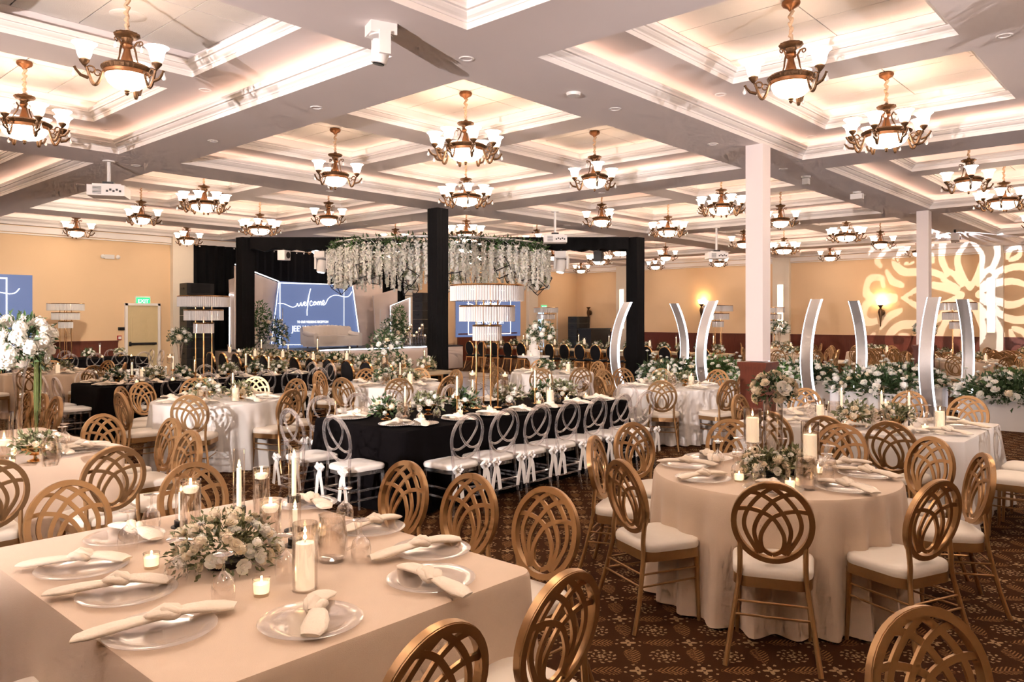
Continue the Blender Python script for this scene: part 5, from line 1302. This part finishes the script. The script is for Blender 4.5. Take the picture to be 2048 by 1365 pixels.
# moving head light on the nearest beam
def moving_head(p, lab, rz=0.0, s=1.0, hang=0.0, lens=None):
    t = thing('moving_head_light', lab, 'stage light', p, rz)
    link('base', MB().box((0, 0, -.055*s-hang), (.26*s, .20*s, .11*s)).mesh('base', WHITEP, False), t)
    link('electronics', MB().box((.132*s, 0, -.05*s-hang), (.012, .17*s, .08*s)).mesh('electronics', BLACKM, False), t)
    y = MB().box((0, -.115*s, -.20*s-hang), (.11*s, .035*s, .22*s)).box((0, .115*s, -.20*s-hang), (.11*s, .035*s, .22*s)).lathe([(0, -.125*s), (.12*s, -.125*s), (.11*s, -.10*s), (0, -.10*s)], 18, (0, 0, -hang))
    link('yoke', y.mesh('yoke', WHITEP), t)
    h = link('head', MB().lathe([(0, -.16*s), (.075*s, -.15*s), (.09*s, -.05*s), (.09*s, .06*s), (.05*s, .09*s), (0, .095*s)], 18).mesh('head', WHITEP), t, (0, 0, -.22*s-hang), rot=(.15, .12, 0))
    link('lens', MB().lathe([(0, -.165*s), (.055*s, -.163*s), (.06*s, -.155*s)], 16).mesh('lens', lens or BLACKM), h)
    if hang: link('hanger', MB().tube([(0, 0, 0), (0, 0, -hang)], .02, 6).mesh('hanger', BLACKM), t)
    return t
p = P(762, 50, Z0); moving_head(p, 'white moving head light on the nearest ceiling beam', -.35, .85)
MH = emit('lit_lamp_lens', (.9, .95, 1), 4, False)
for px, d, lab, hg in ((645, 20.6, 'white moving head light hanging under the left crossbeam', .34), (1123, 20.6, 'white moving head light hanging under the right crossbeam', .34)):
    q = Pd(px, d, TT-.33); moving_head(q, lab, .5, 1.5, .06, MH)
for px, py, d, lab in ((568, 511, 20.5, 'small pale box speaker under the left crossbeam'), (1197, 513, 20.5, 'small black box speaker under the right crossbeam')):
    q = Pd(px, d, EYE+(HZ-py)*d/F); t = thing('box_speaker', lab, 'speaker', q, .4); m = WHITEP if px < 600 else BLACKP
    link('cabinet', MB().box((0, 0, 0), (.26, .22, .26)).mesh('cabinet', m, False), t); link('cone', MB().lathe([(0, 0), (.08, .01), (.09, .02), (0, .02)], 16).mesh('cone', BLACKM), t, (0, -.115, 0), rot=(pi/2, 0, 0)); link('bracket', MB().box((0, 0, .15), (.05, .05, .05)).mesh('bracket', BLACKM, False), t)
for px, py, lab, m in ((1714, 386, 'small white surveillance camera on the beam near the column', WHITEP), (1612, 355, 'small white smoke detector on the beam right of the column', WHITEP), (1128, 536, 'dark dome camera on the far corner ceiling', BLACKP), (1147, 190, 'flat round smoke detector on the nearest beam', WHITEP)):
    q = P(px, py, Z0-.02) if py < 500 else Pd(px, 30, Z0-.02); t = thing('ceiling_device', lab, 'ceiling fitting', (q.x, q.y, Z0)); sc_ = .5 if py == 190 else 1.0
    link('mount', MB().lathe([(0, -.03), (.07, -.03), (.08, 0), (0, 0)], 16).mesh('mount', WHITEP), t)
    if py != 190: link('housing', MB().box((0, 0, -.09), (.10, .22 if 'camera' in lab else .10, .10)).mesh('housing', m, False), t)

# ------------------------------------------------------------------ pattern projector throwing a damask onto the far right wall
import numpy as np
def gobo_mask(R_, n=230):
    g = np.linspace(-1, 1, n); X, Y = np.meshgrid(g, g); D = np.full(X.shape, 9.0)
    def stroke(pts, w0, w1):
        pts = np.array([tuple(p) for p in spline(pts, 8)])[:, :2]
        for i in range(len(pts)-1):
            t = i/(len(pts)-1); w = w0+(w1-w0)*t; w = w*(.55+.9*math.sin(pi*min(1, .15+t*.85)))
            ax, ay = pts[i]; bx, by = pts[i+1]; dx, dy = bx-ax, by-ay; q = dx*dx+dy*dy+1e-9
            for k in range(4):
                c, s = (1, 0, -1, 0)[k], (0, 1, 0, -1)[k]
                for f in (1, -1):
                    x = c*X+s*Y; y = (-s*X+c*Y)
                    if f < 0: x, y = y, x
                    u = np.clip(((x-ax)*dx+(y-ay)*dy)/q, 0, 1); d = np.hypot(x-ax-u*dx, y-ay-u*dy)-w; np.minimum(D, d, out=D)
    stroke([(.05, .05), (.20, .09), (.36, .20), (.42, .42)], .024, .020)
    stroke([(.12, .02), (.24, .05), (.34, .04)], .018, .018)
    stroke([(.30, .02), (.46, .09), (.60, .23), (.74, .23), (.80, .13), (.72, .06), (.64, .11), (.67, .17)], .026, .022)
    stroke([(.46, .48), (.58, .60), (.72, .60), (.79, .50), (.72, .42), (.64, .46)], .026, .024)
    stroke([(.84, .08), (.93, .18), (.90, .32), (.82, .34)], .024, .022)
    stroke([(.52, .34), (.62, .37), (.74, .34)], .022, .018)
    stroke([(.50, .02), (.58, .05), (.66, .01)], .018, .014)
    keep = (D > 0) & True
    keep |= (np.hypot(X, Y) > .97)
    idx = np.arange(n*n).reshape(n, n); c = keep[:-1, :-1] & keep[1:, 1:]
    V = np.stack([X.ravel()*R_, Y.ravel()*R_, np.zeros(n*n)], 1); ii, jj = np.nonzero(c)
    Fc = np.stack([idx[ii, jj], idx[ii, jj+1], idx[ii+1, jj+1], idx[ii+1, jj]], 1)
    me = bpy.data.meshes.new('gobo_plate'); me.from_pydata(V.tolist(), [], Fc.tolist()); me.materials.append(BLACKM); return me
gp = P(1910, 461, Z0-.02); src = Vector((gp.x, gp.y, Z0-.20)); aim = PX(1940, 590, WX)
q = (aim-src).to_track_quat('-Z', 'Y')
t = thing('pattern_projector', 'white box light on the beam at right throwing the swirl pattern', 'stage light', src)
hb = MB()
for sx, sy, w_, h_ in ((-.095, 0, .012, .20), (.095, 0, .012, .20), (0, -.095, .20, .012), (0, .095, .20, .012)): hb.box((sx, sy, -.06), (w_, h_, .24))
hb.box((0, 0, .06), (.20, .20, .012))
o = link('housing', hb.mesh('housing', WHITEP, False), t); o.rotation_mode = 'QUATERNION'; o.rotation_quaternion = q
g_ = link('gobo_plate', gobo_mask(.085), o, (0, 0, -.165), rz=pi/4)
link('bracket', MB().box((0, 0, .15), (.05, .05, .10)).mesh('bracket', BLACKM, False), t)
sp_ = spot('pattern_lamp', src, aim, 420, 62, (1, .94, .97), .05, .0003); sp_.parent = t; sp_.location = (0, 0, 0)
# ------------------------------------------------------------------ labels for everything that comes in rows
PH = {'T1': 'the near left cream table', 'T2': 'the near round table', 'T3': 'the pale square table', 'T4': 'the long middle black table', 'T5': 'the left round white table',
      'T6': 'the middle round table', 'T7': 'the column round table', 'T8': 'the trumpet vase table', 'T9': 'the left edge cream table', 'T9b': 'the gap behind the left edge table',
      'T10': 'the left bouquet table', 'T11': 'the left black table', 'T12': 'the exit black table', 'R1': 'the far table beside the column', 'R2': 'the far table between arches',
      'R3': 'the arch table', 'R4': 'the column two table', 'R5': 'the far table at right edge', 'R6': 'the farthest table by sconce', 'row1': 'the spare row right of second column',
      'row2': 'the spare row left of second column', 'TA': 'the near gold tables', 'TB': 'the far gold tables', 'edge': 'the near right corner', 'CK': 'the cake table', 'STG': 'the stage edge'}
CN = {'G': 'gold lattice-back chair', 'A': 'clear acrylic chair', 'K': 'black oval-back chair'}
for (kind, key), L_ in GROUPS.items(): name_row(L_, CN[kind] + ' at ' + PH[key] + ', #', CN[kind] + 's at ' + PH[key])
TN = {'votive': 'small lit votive candle', 'pillar': 'pillar candle in a glass cylinder', 'floating': 'floating candle in a water vase', 'taper': 'taper candle in a glass chimney', 'pitcher': 'clear glass water pitcher',
      'flowers': 'low white flower bowl', 'tall': 'tall white bouquet', 'plate': 'round charger plate', 'napkin': 'knotted cream napkin', 'glass': 'upturned wine glass'}
for (kind, key), L_ in TW.items(): name_row(L_, TN[kind] + ' on ' + PH[key] + ', #', TN[kind] + 's on ' + PH[key])
